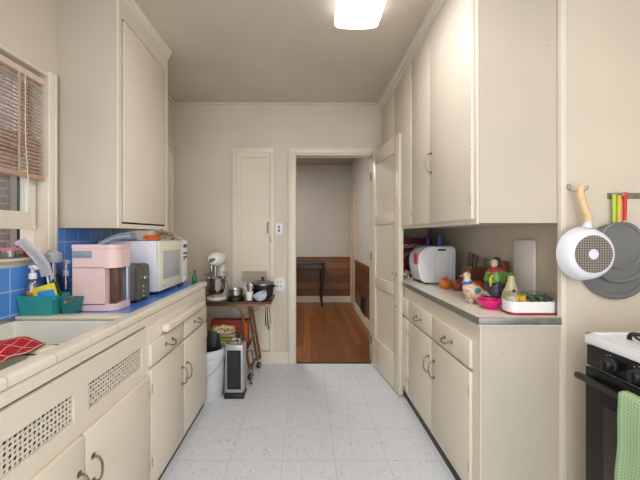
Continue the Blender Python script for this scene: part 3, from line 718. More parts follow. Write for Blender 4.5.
rail = thing('utensil_rail', 'aged metal hook rail on the wall above the grey griddles', 'rail', (1.5, PW, 1.45))
rz = CAMZ+39.5/320*1.44
bm = B(); bx(bm, 1.373, 1.80, PW-.005, PW-.0005, rz-.013, rz+.013, .002); part('backplate', bm, mat('worn_steel', (150, 140, 126), .4, .8, .3, 40), rail)
for hx_ in (1.398, 1.53, 1.635, 1.74):
    bm = B(); tube(bm, [(hx_, PW-.005, rz+.006), (hx_, PW-.02, rz+.003), (hx_, PW-.045, rz-.006), (hx_, PW-.052, rz+.006)], .003, 8); part('hook', bm, steel, rail)
for hx_ in (1.39, 1.58, 1.78):
    bm = B(); ball(bm, (hx_, PW-.006, rz), (.005, .002, .005), 10); part('screw', bm, brass, rail)
dgrey = mat('griddle_grey', (124, 126, 126), .45, .35, .15, 8, .1)
def griddle(label, cx, cz, r, y, hc, hxs, z_top, rimlight):
    t = thing('griddle', label, 'griddle', (cx, y, cz-r))
    bm = B(); lathe(bm, [(0, 0), (r*.86, 0), (r*.87, .004), (r*.97, .006), (r, .003), (r, -.004), (r*.97, -.002), (r*.88, -.004), (0, -.004)], (cx, y, cz), 56, axis=(0, -1, 0)); part('plate', bm, dgrey, t)
    bm = B(); lathe(bm, [(r*.985, .005), (r*1.005, .004), (r*1.005, -.004), (r*.985, -.005), (r*.985, .005)], (cx, y, cz), 56, axis=(0, -1, 0)); part('rim', bm, rimlight, t)
    bm = B(); tube(bm, [(hxs, y-.002, cz+r-.004), (hxs, y-.006, cz+r+.02), (hxs, y-.006, z_top-.10)], .004, 8); part('handle_rod', bm, steel, t)
    bm = B(); tube(bm, [(hxs, y-.006, z_top-.125), (hxs, y-.007, z_top-.11), (hxs, y-.008, z_top-.05), (hxs, y-.008, z_top-.006), (hxs, y-.008, z_top)], .0105, 12, radii=(.0065, .0085)); part('grip', bm, hc, t)
griddle('large round grey griddle with lime green grip, behind the others', 1.402, CAMZ-27/320*1.42, .170, PW-.012, mat('lime_grip', (168, 206, 70), .4), 1.386, rz+.004, dgrey)
griddle('small round grey griddle with red grip in front', 1.405, CAMZ-10/320*1.41, .103, PW-.036, mat('red_grip', (200, 38, 30), .35), 1.410, rz+.01, mat('rim_grey', (160, 164, 166), .35, .5))
griddle('mid-size grey griddle with thin yellow grip between the other two', 1.408, CAMZ-18/320*1.42, .135, PW-.024, mat('yellow_grip', (222, 178, 62), .4), 1.397, rz-.003, dgrey)

# ------------------------------------------------------------------ left worktop things
pink = mat('pink_plastic', (226, 196, 194), .38)
bluegrey = mat('blue_grey_metal', (148, 164, 182), .25, .6)
y0, y1, x0, x1, zt = 1.575, 1.738, -1.145, -.928, 1.262
pm = thing('drinks_machine', 'pale pink drinks machine with side handle beside the sink', 'appliance', (-.99, 1.7, CT))
bm = B()
def front_poly(xa, xb, ya, yb, r):   # plan outline with rounded right-hand corners
    P = [(xa, ya)]
    P += [(xb-r+r*math.sin(t), ya+r-r*math.cos(t)) for t in [k*PI/16 for k in range(9)]]
    P += [(xb-r+r*math.cos(t), yb-r+r*math.sin(t)) for t in [k*PI/16 for k in range(9)]]
    P += [(xa, yb)]; return P
prism(bm, front_poly(x0, x1-.001, y0, y1, .05), 'z', CT+.001, CT+.034)                       # foot
prism(bm, front_poly(x0, x1, y0, y1, .05), 'z', 1.147, zt-.02)                              # head
bx(bm, x0, -.985, y0, y1, CT+.03, 1.15)                                                   # back column
part('body', bm, pink, pm)
bm = B(); bx(bm, -.990, -.955, y0+.10, y1-.01, CT+.0345, 1.1465, .004); part('nozzle_column', bm, pink, pm)
bm = B(); bx(bm, -.984, -.944, y0+.035, y1-.068, CT+.035, 1.1465, .004); part('water_tank', bm, mat('smoked_plastic', (92, 66, 62), .15), pm, 'dark smoked tank')
bm = B(); cyl(bm, (-.943, y1-.04, CT+.0345), (-.943, y1-.04, 1.1465), .015, .015, 24); part('metal_column', bm, bluegrey, pm, 'blue-grey metal column')
bm = B(); prism(bm, front_poly(x0-.002, x1+.002, y0-.002, y1+.002, .052), 'z', zt-.019, zt); part('lid', bm, pink, pm)
bm = B(); bx(bm, x0+.003, x0+.095, y0-.003, y0+.002, 1.197, 1.232, .002); part('display', bm, mat('display_grey', (134, 144, 164), .2), pm, 'grey display window')
bm = B(); tube(bm, [(-1.03, y0+.03, 1.262), (-1.0, y0+.03, 1.276), (-.95, y0+.03, 1.296), (-.90, y0+.03, 1.306), (-.865, y0+.03, 1.306)], .017, 14, radii=(.014, .021), flat=.8); part('lid_handle', bm, bluegrey, pm, 'raised blue-grey lever handle')
bm = B(); lathe(bm, [(0, 0), (.014, 0), (.014, .002), (0, .002)], (-.955, y0+.02, CT+.0345), 20, sx=1.4); part('drip_hole', bm, mat('drip_dark', (120, 96, 96), .5), pm)
bm = B(); tube(bm, [(-1.14, 1.66, 1.09), (-1.165, 1.65, 1.06), (-1.168, 1.64, 1.0), (-1.155, 1.65, .965), (-1.155, 1.68, CT+.012), (-1.18, 1.74, CT+.006), (-1.22, 1.90, CT+.006)], .005, 8); part('power_cord', bm, black, pm, 'black power cord')

ts = thing('toaster', 'grey steel toaster between the pink machine and the microwave', 'toaster', (-1.04, 1.825, CT))
bm = B(); P = []
ya, yb = 1.755, 1.895
for (cx, cz, a0_) in ((yb-.03, 1.145-.03, 0), (ya+.03, 1.145-.03, PI/2)):
    P += [(cx+.03*math.cos(a0_+t), cz+.03*math.sin(a0_+t)) for t in [k*PI/14 for k in range(8)]]
P = [(yb, CT+.015)]+P+[(ya, CT+.015)]
prism(bm, P, 'x', -1.16, -.942); part('shell', bm, mat('toaster_steel', (190, 190, 194), .3, .8), ts)
bm = B(); prism(bm, [((p[0]-1.825)*.97+1.825, (p[1]-1.04)*.97+1.04) for p in P], 'x', -.9418, -.92); part('end_panel', bm, mat('toaster_dark', (112, 110, 106), .35, .5), ts, 'dark control end panel')
bm = B(); bx(bm, -.9195, -.906, 1.812, 1.838, 1.06, 1.075, .003); part('lever', bm, chrome, ts)
for zz in (1.02, .99, .965):
    bm = B(); lathe(bm, [(0, 0), (.006, 0), (.005, .005), (0, .005)], (-.92, 1.825, zz), 14, axis=(1, 0, 0)); part('button', bm, chrome, ts)
for yy in (1.785, 1.842):
    bm = B(); bx(bm, -1.12, -.92, yy, yy+.022, 1.1445, 1.1465); part('slot', bm, black, ts)
bm = B(); bx(bm, -1.14, -.93, 1.765, 1.885, CT+.001, CT+.0155); part('base', bm, black, ts)

mw = thing('microwave', 'cream fronted white microwave on the left worktop', 'microwave', (-1.09, 2.23, CT))
mx0, mx1, my0, my1, mz0, mz1 = -1.285, -.925, 1.99, 2.475, .955, 1.272
lav = mat('microwave_shell', (226, 228, 240), .35)
bm = B(); bx(bm, mx0, mx1, my0, my1, mz0, mz1, .004); part('shell', bm, lav, mw)
bm = B(); bx(bm, mx1+.0005, mx1+.018, my0+.002, 2.365, mz0+.003, mz1-.003, .004); d = part('door', bm, creamplastic, mw, 'cream microwave door')
bm = B(); bx(bm, mx1+.0175, mx1+.0195, 2.045, 2.315, mz0+.07, mz1-.065, .0008); part('window', bm, mat('micro_window', (176, 178, 180), .3, 0, .06, 60), d, 'grey mesh window')
bm = B(); bx(bm, mx1+.0175, mx1+.0185, 2.05, 2.09, mz0+.027, mz0+.032); part('maker_mark', bm, mat('mark_grey', (120, 118, 112), .5), d)
bm = B(); bx(bm, mx1+.0005, mx1+.018, 2.367, my1-.002, mz0+.003, mz1-.003, .004); cp = part('control_panel', bm, mat('micro_panel', (222, 224, 226), .35), mw)
for k, (a, b_, c_, dd) in enumerate(((2.385, 2.455, 1.215, 1.24), (2.385, 2.415, 1.165, 1.18), (2.42, 2.455, 1.165, 1.18), (2.385, 2.455, 1.135, 1.15), (2.385, 2.415, 1.12, 1.13))):
    bm = B(); bx(bm, mx1+.018, mx1+.020, a, b_, c_, dd, .0006); part('button', bm, mat('button_dark', (52, 54, 64), .4), cp)
bm = B(); bx(bm, mx1+.018, mx1+.024, 2.38, 2.46, .966, 1.0, .002); part('door_release', bm, white, cp)
for fx_ in (mx0+.04, mx1-.03):
    for fy in (my0+.03, my1-.03):
        bm = B(); cyl(bm, (fx_, fy, CT+.0005), (fx_, fy, mz0), .018, .022, 14); part('foot', bm, black, mw)
# on the microwave
bm = B(); lathe(bm, [(0, 0), (.035, 0), (.04, .003), (.065, .03), (.082, .062), (.084, .062), (.067, .027), (.036, .004), (0, .004)], (-1.09, 2.14, mz1+.001), 32); solo('shallow_bowl', bm, mat('bowl_white', (236, 234, 226), .25), 'white shallow bowl on top of the microwave', 'bowl')
bm = B(); crumple(bm, (-.985, 2.06, mz1+.022), (.06, .045, .017), .5, 3, 4, 20); solo('snack_bag', bm, mat('orange_foil', (232, 120, 44), .4, 0, .15, 30), 'small orange bag lying on the microwave in front of the bowl', 'bag')
bm = B(); crumple(bm, (-.99, 2.31, mz1+.040), (.085, .13, .034), .85, 9, 5, 10)
pb = mat('plastic_bag', (214, 200, 184), .35, 0, .25, 18)
solo('plastic_bag', bm, pb, 'crumpled beige plastic bag at the far end of the microwave top', 'bag')
gb = thing('small_bottle', 'small green bottle at the far end of the blue worktop', 'bottle', (-.87, 2.455, CT))
gx, gy = -.862, 2.50
bm = B(); lathe(bm, [(0, .001), (.017, .001), (.019, .006), (.019, .05), (.014, .065), (.008, .072), (.008, .085), (0, .085)], (gx, gy, CT), 20); part('glass', bm, mat('green_glass', (60, 104, 70), .1), gb)
bm = B(); lathe(bm, [(0, .085), (.009, .085), (.009, .10), (0, .10)], (gx, gy, CT), 16); part('cap', bm, mat('dark_green', (40, 60, 44), .4), gb)

# sink-side caddy
teal = mat('teal_plastic', (48, 150, 148), .35)
cd = thing('sink_caddy', 'teal plastic sink caddy in the corner by the window', 'caddy', (-1.22, 1.52, CT))
def tray(bm, x0, x1, y0, y1, z0, z1, s, t=.004):
    def r(x0, x1, y0, y1, z): return [bm.verts.new(p) for p in ((x0, y0, z), (x1, y0, z), (x1, y1, z), (x0, y1, z))]
    o1 = r(x0, x1, y0, y1, z1); o0 = r(x0+s, x1-s, y0+s, y1-s, z0); i1 = r(x0+t, x1-t, y0+t, y1-t, z1); i0 = r(x0+t+s, x1-t-s, y0+t+s, y1-t-s, z0+t)
    for k in range(4):
        j = (k+1) % 4
        bm.faces.new((o0[k], o0[j], o1[j], o1[k])); bm.faces.new((i1[k], i1[j], i0[j], i0[k])); bm.faces.new((o1[k], o1[j], i1[j], i1[k]))
    bm.faces.new(o0[::-1]); bm.faces.new(i0)
bm = B()
tray(bm, -1.3215, -1.155, 1.462, 1.58, CT+.005, CT+.095, .012); part('front_bin', bm, teal, cd)
bm = B(); tray(bm, -1.1545, -1.085, 1.505, 1.57, CT+.005, CT+.075, .008); part('rear_tray', bm, mat('teal_dark', (34, 112, 116), .4), cd)
# soap dispenser stands in caddy
so = thing('soap_dispenser', 'clear soap dispenser with white pump in the teal caddy', 'dispenser', (-1.27, 1.60, CT+.005))
sx, sy, sz = -1.280, 1.505, CT+.0095
bm = B(); lathe(bm, [(0, 0), (.020, 0), (.024, .006), (.028, .09), (.028, .13), (.02, .152), (.012, .16)], (sx, sy, sz), 24); part('bottle', bm, clear('clear_plastic', (226, 232, 236), .2, .08), so, 'clear bottle')
bm = B(); lathe(bm, [(0, .002), (.019, .002), (.0225, .008), (.0268, .105), (0, .107)], (sx, sy, sz), 24); part('soap', bm, mat('orange_soap', (244, 150, 56), .3), so, 'orange liquid soap')
bm = B(); lathe(bm, [(0, .16), (.016, .16), (.016, .185), (.007, .19), (.006, .212), (0, .212)], (sx, sy, sz), 18); tube(bm, [(sx-.012, sy, sz+.214), (sx+.008, sy-.005, sz+.217), (sx+.028, sy-.01, sz+.208)], .008, 10); part('pump', bm, white, so)
sp_ = thing('sponge', 'yellow and dark green scouring sponge leaning in the teal caddy', 'sponge', (-1.23, 1.57, CT+.06))
def slab(nm, c, dims, rots, m, parent):
    bm = B(); vs = bx(bm, c[0]-dims[0]/2, c[0]+dims[0]/2, c[1]-dims[1]/2, c[1]+dims[1]/2, c[2]-dims[2]/2, c[2]+dims[2]/2, .004)
    for ax, dg in rots: rotv(vs, c, ax, dg)
    if parent: return part(nm, bm, m, parent)
    return bm
slab('foam', (-1.213, 1.492, CT+.105), (.10, .02, .07), (('Y', -16),), mat('sponge_yellow', (232, 210, 60), .9, bump=.5), sp_)
slab('scourer', (-1.205, 1.5085, CT+.109), (.101, .010, .072), (('Y', -16),), mat('scour_green', (36, 62, 48), .95, bump=.6), sp_)
bm = slab('x', (-1.190, 1.4735, CT+.093), (.072, .013, .055), (('Y', -10),), None, None); solo('sponge', bm, mat('sponge_blue', (44, 140, 208), .9, bump=.5), 'bright blue sponge in front of the yellow one', 'sponge')
# bottle brush
bb = thing('bottle_brush', 'white bristled bottle brush leaning from the caddy to the window', 'brush', (-1.21, 1.63, CT+.05))
path = spline([(-1.225, 1.545, CT+.02), (-1.232, 1.54, CT+.12), (-1.245, 1.53, CT+.22), (-1.278, 1.50, CT+.30), (-1.312, 1.475, CT+.348)], 10)
bm = B(); tube(bm, path, .004, 8, smooth=False); part('wire_handle', bm, white, bb)
bm = B(); bris = path[16:]
for i, p in enumerate(bris):
    d = (bris[min(i+1, len(bris)-1)]-bris[max(i-1, 0)]).normalized(); u = d.orthogonal().normalized(); v = d.cross(u)
    for kx in range(2):
        pp = p+d*kx*.005
        for k in range(18):
            a = 2*PI*(k+.5*kx)/18; e = pp+(u*math.cos(a)+v*math.sin(a))*.023
            cyl(bm, pp, e, .0016, .0016, 4)
part('bristles', bm, mat('bristle_white', (232, 232, 240), .6), bb, 'white bristles')['kind'] = 'stuff'
wb = thing('water_bottle', 'clear water bottle with grey lid behind the teal caddy', 'bottle', (-1.24, 1.72, CT+.01))
wx, wy, wz = -1.278, 1.625, CT+.001
bm = B(); lathe(bm, [(0, 0), (.036, 0), (.038, .004), (.038, .21), (.034, .225), (.034, .235)], (wx, wy, wz), 28); part('body', bm, clear('bottle_clear', (196, 206, 222), .2, .1), wb, 'clear body')
bm = B(); lathe(bm, [(0, .002), (.033, .002), (.034, .17), (0, .17)], (wx, wy, wz), 24); part('water', bm, clear('water_dark', (130, 146, 180), .12, .02), wb)
bm = B(); lathe(bm, [(0, .236), (.038, .236), (.039, .24), (.038, .28), (.03, .288), (0, .289)], (wx, wy, wz), 28); tube(bm, [(wx-.03, wy-.005, wz+.285), (wx, wy-.02, wz+.297), (wx+.03, wy-.005, wz+.285)], .004, 8); part('lid', bm, mat('lid_grey', (168, 172, 174), .3), wb)
# spray bottle between caddy and machine
sb_ = thing('pump_bottle', 'slim clear bottle with white pump between caddy and pink machine', 'bottle', (-1.20, 1.80, CT))
qx, qy = -1.262, 1.69
bm = B(); lathe(bm, [(0, .001), (.02, .001), (.022, .005), (.022, .12), (.012, .15), (.009, .16)], (qx, qy, CT), 22); part('bottle', bm, clear('clear_plastic'), sb_, 'clear bottle')
bm = B(); lathe(bm, [(0, .16), (.013, .16), (.013, .185), (.005, .19), (.005, .235), (0, .235)], (qx, qy, CT), 16); tube(bm, [(qx-.01, qy, CT+.235), (qx+.01, qy-.01, CT+.239), (qx+.028, qy-.015, CT+.23)], .006, 8); part('pump', bm, white, sb_)
# scrub ball in caddy end
bm = B(); crumple(bm, (-1.12, 1.52, CT+.066), (.024, .022, .02), .6, 5, 4); solo('steel_scrubber', bm, mat('scrub_grey', (140, 128, 118), .4, .6), 'grey wire scrubber in the smaller right bin of the teal caddy', 'scrubber')
# window stool things
fc = thing('food_container', 'clear round food container with pinkish red lid on the window sill', 'container', (-1.31, 1.42, 1.205))
cxx, cyy = -1.352, 1.47
bm = B(); lathe(bm, [(0, 0), (.040, 0), (.044, .004), (.047, .035)], (cxx, cyy, 1.205), 28); part('tub', bm, clear('tub_clear', (190, 196, 186), .25, .08), fc)
bm = B(); lathe(bm, [(0, .035), (.049, .035), (.05, .042), (.046, .046), (0, .047)], (cxx, cyy, 1.205), 28); part('lid', bm, mat('lid_pink', (196, 110, 120), .35), fc)
bm = B(); lathe(bm, [(0, .003), (.038, .003), (.041, .02), (0, .022)], (cxx, cyy, 1.205), 24); part('contents', bm, mat('contents_brown', (104, 92, 70), .8), fc)
bm = B(); lathe(bm, [(0, 0), (.017, 0), (.018, .004), (.018, .03), (.016, .034), (.012, .04), (.010, .048), (0, .05)], (-1.342, 1.548, 1.205), 20); solo('red_pot', bm, mat('red_plastic', (204, 30, 34), .35), 'small bright red pot on the window sill', 'pot')
# towel over the sink divider
def rt(u, v):
    xr = -.905+v*.075+.012*math.sin(v*7)
    x = -1.29+u*(xr+1.29)
    y = 1.135-v*.30-.03*(1-u)*math.sin(v*3)+.008*math.sin(u*11)
    z = .944+.005*math.sin(u*17+v*6)+.004*math.sin(v*15-u*8)
    if v < .10: z -= (.10-v)*.35
    if y < 1.03 and x < -.87: z -= .045*min(1, (1.03-y)/.08)*min(1, (-.87-x)/.08)
    if u > .9: z -= (u-.9)*.04
    return Vector((x, y, z+.004))
cloth('dish_towel', rt, 50, 40, uvlines('red_check', (164, 14, 24), (222, 180, 172), (9, 7), .05), 'red towel with white check lines draped over the sink divider', 'towel')

# ------------------------------------------------------------------ rolling folding table
tbw = mat('dark_table_top', (74, 48, 38), .35, 0, .2, 10); tubem = mat('bronze_tube', (146, 108, 74), .3, .85)
TZ = .713
tb = thing('folding_table', 'small dark-topped rolling table with bronze tube legs at back wall', 'table', (-.72, 3.02, 0))
bm = B(); bx(bm, -1.12, -.300, 2.84, 3.225, TZ-.018, TZ, .004); part('tabletop', bm, tbw, tb)
bm = B(); bx(bm, -1.10, -.355, 2.86, 2.872, TZ-.04, TZ-.018); bx(bm, -1.10, -.355, 3.195, 3.207, TZ-.04, TZ-.018); part('apron_rail', bm, tubem, tb)
def tube_leg(P): 
    bm = B(); tube(bm, P, .0115, 12, n=5); return part('leg', bm, tubem, tb)
tube_leg([(-.95, 2.88, TZ-.03), (-.82, 2.88, TZ-.03), (-.66, 2.88, TZ-.035), (-.585, 2.885, TZ-.075), (-.56, 2.89, TZ-.16), (-.545, 2.90, .35), (-.50, 2.91, .07)])
tube_leg([(-.60, 3.17, TZ-.03), (-.56, 3.17, TZ-.06), (-.54, 3.17, .5), (-.47, 3.16, .07)])
tube_leg([(-.51, 3.03, TZ-.03), (-.50, 3.03, TZ-.10), (-.46, 3.05, .35), (-.43, 3.09, .12)])
tube_leg([(-.98, 2.88, TZ-.03), (-1.03, 2.88, TZ-.06), (-1.05, 2.89, .5), (-1.08, 2.90, .07)])
tube_leg([(-.98, 3.17, TZ-.03), (-1.03, 3.17, TZ-.06), (-1.05, 3.17, .5), (-1.08, 3.16, .07)])
bm = B(); tube(bm, [(-.50, 2.91, .10), (-.47, 3.0, .14), (-.45, 3.1, .13), (-.46, 3.16, .09)], .01, 10); tube(bm, [(-.545, 2.89, .33), (-.51, 3.03, .33), (-.505, 3.16, .33)], .007, 8); part('side_brace', bm, tubem, tb)
bm = B(); vs = bx(bm, -1.08, -.52, 2.90, 3.17, .265, .28, .003); part('lower_shelf', bm, tbw, tb)
for (cx, cy) in ((-.495, 2.895), (-.455, 3.15), (-1.08, 2.895), (-1.08, 3.16)):
    bm = B(); lathe(bm, [(.008, -.011), (.026, -.011), (.031, -.006), (.031, .006), (.026, .011), (.008, .011), (.008, -.011)], (cx, cy, .0315), 24, axis=(.85, -.5, 0)); c_ = part('caster', bm, black, tb, 'black caster wheel')
    bm = B(); lathe(bm, [(0, -.012), (.010, -.012), (.010, .012), (0, .012)], (cx, cy, .0315), 14, axis=(.85, -.5, 0)); cyl(bm, (cx+.0, cy+.0, .062), (cx, cy, .085), .008, seg=10); tube(bm, [(cx+.012, cy-.008, .0315), (cx+.014, cy-.009, .055), (cx, cy, .066), (cx-.014, cy+.009, .055), (cx-.012, cy+.008, .0315)], .003, 6); part('fork', bm, chrome, c_, 'chrome fork')
bm = B(); tube(bm, [(-.40, 2.845, TZ-.02), (-.42, 2.84, TZ-.06), (-.50, 2.86, TZ-.10), (-.56, 2.87, TZ-.13)], .003, 6); part('drop_bracket', bm, tubem, tb)
# hanging bundle at the table's end
hb = thing('hanging_tools', 'bundle of dark kitchen tools hanging from the rolling table end', 'utensils', (-.34, 2.86, .5))
for k, (dx, l_, m_) in enumerate(((0, .20, black), (.012, .15, steel), (-.012, .17, black))):
    bm = B(); tube(bm, [(-.335+dx, 2.832, TZ-.035), (-.330+dx*1.5, 2.828, TZ-.035-l_*.5), (-.322+dx*1.8, 2.826, TZ-.035-l_)], .004, 8, radii=(.003, .008), flat=.6); part('tool', bm, m_, hb)
bm = B(); tube(bm, [(-.35, 2.832, TZ-.034), (-.335, 2.826, TZ-.022), (-.32, 2.832, TZ-.034)], .003, 8); part('ring', bm, steel, hb)

# stand mixer
mixw = mat('mixer_white', (232, 232, 222), .2, coat=.4)
mxr = thing('stand_mixer', 'white stand mixer with steel bowl on the rolling table', 'mixer', (-.845, 3.02, TZ))
X, Y = -.820, 2.99
bm = B(); lathe(bm, [(0, .008), (.09, .008), (.095, .012), (.095, .02), (.085, .028), (0, .03)], (X, Y+.0, TZ), 32, 1, 1.2); r0 = B()
part('base', bm, mixw, mxr)
bm = B(); tube(bm, [(X+.01, Y+.12, TZ+.02), (X+.01, Y+.125, TZ+.12), (X+.005, Y+.12, TZ+.22), (X, Y+.10, TZ+.32)], .04, 18, radii=(.05, .042)); part('column', bm, mixw, mxr)
r0.free(); bm = B()
lathe(bm, [(0, -.16), (.035, -.158), (.056, -.14), (.066, -.09), (.072, 0), (.072, .08), (.066, .13), (.045, .155), (0, .16)], (X, Y+.02, TZ+.375), 28, 1, .92, axis=(0, -1, 0)); part('head', bm, mixw, mxr)
bm = B(); lathe(bm, [(0, 0), (.020, 0), (.020, .012), (.014, .018), (0, .018)], (X-.012, Y-.137, TZ+.372), 20, axis=(0, -1, 0)); part('hub_cap', bm, chrome, mxr, 'chrome hub cap')
bm = B(); ball(bm, (X+.012, Y-.15, TZ+.38), .010, 12); cyl(bm, (X+.012, Y-.15, TZ+.38), (X-.005, Y-.14, TZ+.374), .003, seg=8); part('hub_knob', bm, black, mxr, 'black knob')
bm = B(); cyl(bm, (X, Y-.07, TZ+.31), (X, Y-.07, TZ+.20), .02, .011, 16); bx(bm, X-.06, X-.045, Y-.02, Y+.01, TZ+.24, TZ+.32, .003); part('beater_shaft', bm, chrome, mxr)
bm = B(); lathe(bm, [(0, .03), (.045, .03), (.05, .045), (.068, .07), (.085, .11), (.092, .20), (.095, .205), (.090, .205), (.082, .11), (.06, .07), (0, .045)], (X, Y-.04, TZ), 36); bw = part('bowl', bm, mat('bowl_steel', (190, 186, 178), .2, 1), mxr, 'steel mixing bowl')
bm = B(); tube(bm, [(X+.088, Y-.05, TZ+.18), (X+.115, Y-.055, TZ+.185), (X+.12, Y-.055, TZ+.13), (X+.10, Y-.05, TZ+.10), (X+.08, Y-.045, TZ+.10)], .005, 8); part('handle', bm, steel, bw)
bm = B(); tube(bm, [(X-.09, Y+.03, TZ+.235), (X-.11, Y-.04, TZ+.225), (X-.08, Y-.10, TZ+.225)], .006, 8); tube(bm, [(X+.09, Y+.03, TZ+.235), (X+.11, Y-.03, TZ+.225), (X+.09, Y-.09, TZ+.225)], .006, 8); tube(bm, [(X+.05, Y+.09, TZ+.24), (X+.09, Y+.03, TZ+.235)], .008, 8); tube(bm, [(X-.05, Y+.09, TZ+.24), (X-.09, Y+.03, TZ+.235)], .008, 8); tube(bm, [(X-.05, Y+.09, TZ+.24), (X+.05, Y+.09, TZ+.24)], .008, 8); part('bowl_arms', bm, steel, mxr)
bm = B(); lathe(bm, [(0, 0), (.095, 0), (.10, .004), (.10, .007), (0, .0075)], (X-.0, Y-.0, TZ+.0005), 40, 1, 1.15); solo('serving_tray', bm, mat('tray_white', (228, 224, 216), .3), 'thin white round tray underneath the stand mixer', 'tray')
# burner with pot
hbn = thing('hot_plate', 'round black hot plate on the rolling table under a small pot', 'hot plate', (-.638, 2.94, TZ))
bm = B(); lathe(bm, [(0, .001), (.072, .001), (.078, .008), (.078, .032), (.072, .04), (.06, .042), (0, .042)], (-.638, 2.94, TZ), 36); part('body', bm, black, hbn)
bm = B(); lathe(bm, [(0, .042), (.055, .042), (.055, .046), (0, .046)], (-.638, 2.94, TZ), 30); part('burner', bm, mat('iron_grey', (66, 64, 62), .5, .5), hbn)
pt = thing('small_saucepan', 'small open steel pot on the black hot plate', 'pot', (-.638, 2.94, TZ+.047))
bm = B(); lathe(bm, [(0, 0), (.056, 0), (.064, .006), (.066, .05), (.070, .054), (.066, .056), (.062, .05), (.060, .01), (0, .006)], (-.638, 2.94, TZ+.047), 36); part('pot_body', bm, steel, pt)
bm = B(); tube(bm, [(-.580, 2.95, TZ+.09), (-.565, 2.955, TZ+.095), (-.548, 2.96, TZ+.095)], .006, 10, flat=.6); part('handle', bm, steel, pt)
# cup of plastic utensils on red mat
bm = B(); lathe(bm, [(0, .0005), (.038, .0005), (.042, .004), (.042, .008), (0, .0085)], (-.505, 2.90, TZ), 32, 1, .8); solo('red_saucer', bm, mat('red_plastic', (204, 30, 34), .35), 'flat red dish below the white cup', 'dish')
cu = thing('utensil_cup', 'white plastic cup filled with spoons and straws on red dish', 'cup', (-.53, 2.90, TZ+.009))
ux, uy, uz = -.505, 2.90, TZ+.009
bm = B(); lathe(bm, [(0, 0), (.027, 0), (.033, .055), (.036, .08), (.034, .08), (.030, .055), (.024, .004), (0, .004)], (ux, uy, uz), 28); part('cup', bm, white, cu)
for k in range(6):
    a = k*PI/3; bm = B(); tx, ty = math.cos(a)*.035, math.sin(a)*.03
    cyl(bm, (ux-tx*.2, uy-ty*.2, uz+.01), (ux+tx, uy+ty, uz+.11+.012*(k % 3)), .003, seg=8); ball(bm, (ux+tx, uy+ty, uz+.115+.012*(k % 3)), (.008, .003, .014), 10)
    part('plastic_spoon', bm, mat('spoon_white' if k % 2 else 'spoon_grey', (240, 240, 238) if k % 2 else (90, 90, 92), .3), cu)
# slow cooker
sl = thing('slow_cooker', 'black slow cooker with glass lid at the right of the rolling table', 'cooker', (-.42, 3.05, TZ))
X, Y = -.405, 3.07
bm = B(); lathe(bm, [(0, .012), (.075, .012), (.09, .018), (.098, .06), (.10, .125), (.096, .13)], (X, Y, TZ), 40, 1.05, .9); bx(bm, X-.05, X+.05, Y-.04, Y+.04, .001+TZ, TZ+.013); part('body', bm, mat('cooker_black', (26, 26, 28), .25), sl)
bm = B(); lathe(bm, [(.094, .125), (.103, .128), (.103, .136), (.096, .14), (.094, .125)], (X, Y, TZ), 40, 1.05, .9); part('rim', bm, steel, sl, 'steel rim')
bm = B(); lathe(bm, [(.108, .138), (.106, .142), (.07, .158), (.03, .165), (0, .166)], (X, Y, TZ), 40, 1.05, .9); ld = part('lid', bm, mat('lid_glass', (90, 92, 92), .1), sl, 'grey glass lid')
bm = B(); lathe(bm, [(0, .166), (.010, .166), (.009, .176), (.02, .186), (.02, .193), (0, .197)], (X, Y, TZ), 20); part('lid_knob', bm, black, ld)
for s in (-1, 1):
    bm = B(); bx(bm, X+s*.10-.014+s*.012, X+s*.10+.014+s*.012, Y-.03, Y+.03, TZ+.10, TZ+.115, .005); part('side_handle', bm, black, sl)
bm = B(); vs = lathe(bm, [(0, -.03), (.035, -.03), (.054, -.012), (.064, .032), (.061, .032), (.051, -.009), (.033, -.026), (0, -.026)], (-.398, 2.885, TZ+.044), 36)
rotv(vs, (-.398, 2.885, TZ+.044), 'Y', -20); rotv(vs, (-.398, 2.885, TZ+.044), 'X', 8)
mnz = min(v.co.z for v in vs)
for v in vs: v.co.z += TZ+.0005-mnz
solo('cereal_bowl', bm, mat('blue_grey_bowl', (196, 206, 220), .3), 'pale blue bowl tilted against the slow cooker', 'bowl')

# things on the lower shelf
SZ = .281
rb = thing('cardboard_box', 'red cardboard snack box standing on the lower shelf behind the heater', 'box', (-.6, 3.1, SZ))
bm = B(); bx(bm, -.90, -.545, 3.05, 3.14, SZ+.0, SZ+.215, .002); part('carton', bm, mat('red_carton', (160, 52, 36), .6), rb)
bm = B(); bx(bm, -.60, -.55, 3.0475, 3.0495, SZ+.02, SZ+.19); part('orange_panel', bm, mat('orange_card', (224, 110, 40), .6), rb, 'orange printed panel')
lb = thing('cardboard_box', 'green and yellow labelled snack carton in front of the red box', 'box', (-.72, 2.98, SZ))
bm = B(); bx(bm, -.86, -.655, 2.935, 3.035, SZ, SZ+.10, .002); part('carton', bm, mat('cream_carton', (226, 214, 180), .6), lb)
bm = B(); bx(bm, -.80, -.67, 2.9325, 2.9345, SZ+.02, SZ+.085); part('label_panel', bm, mat('lime_label', (150, 176, 52), .6), lb, 'lime green label panel')
bm = B(); bx(bm, -.86, -.655, 2.9325, 2.9345, SZ+.087, SZ+.098); part('red_stripe', bm, mat('red_carton', (160, 52, 36), .6), lb, 'red stripe')
cm = bpy.data.materials.new('candy_print'); cm.use_nodes = True; nt = cm.node_tree; b = nt.nodes['Principled BSDF']; tc = nt.nodes.new('ShaderNodeTexCoord'); vo = nt.nodes.new('ShaderNodeTexVoronoi'); vo.inputs['Scale'].default_value = 60
nt.links.new(tc.outputs['Object'], vo.inputs['Vector']); sp2 = nt.nodes.new('ShaderNodeSeparateColor'); nt.links.new(vo.outputs['Color'], sp2.inputs[0]); r = nt.nodes.new('ShaderNodeValToRGB'); r.color_ramp.interpolation = 'CONSTANT'
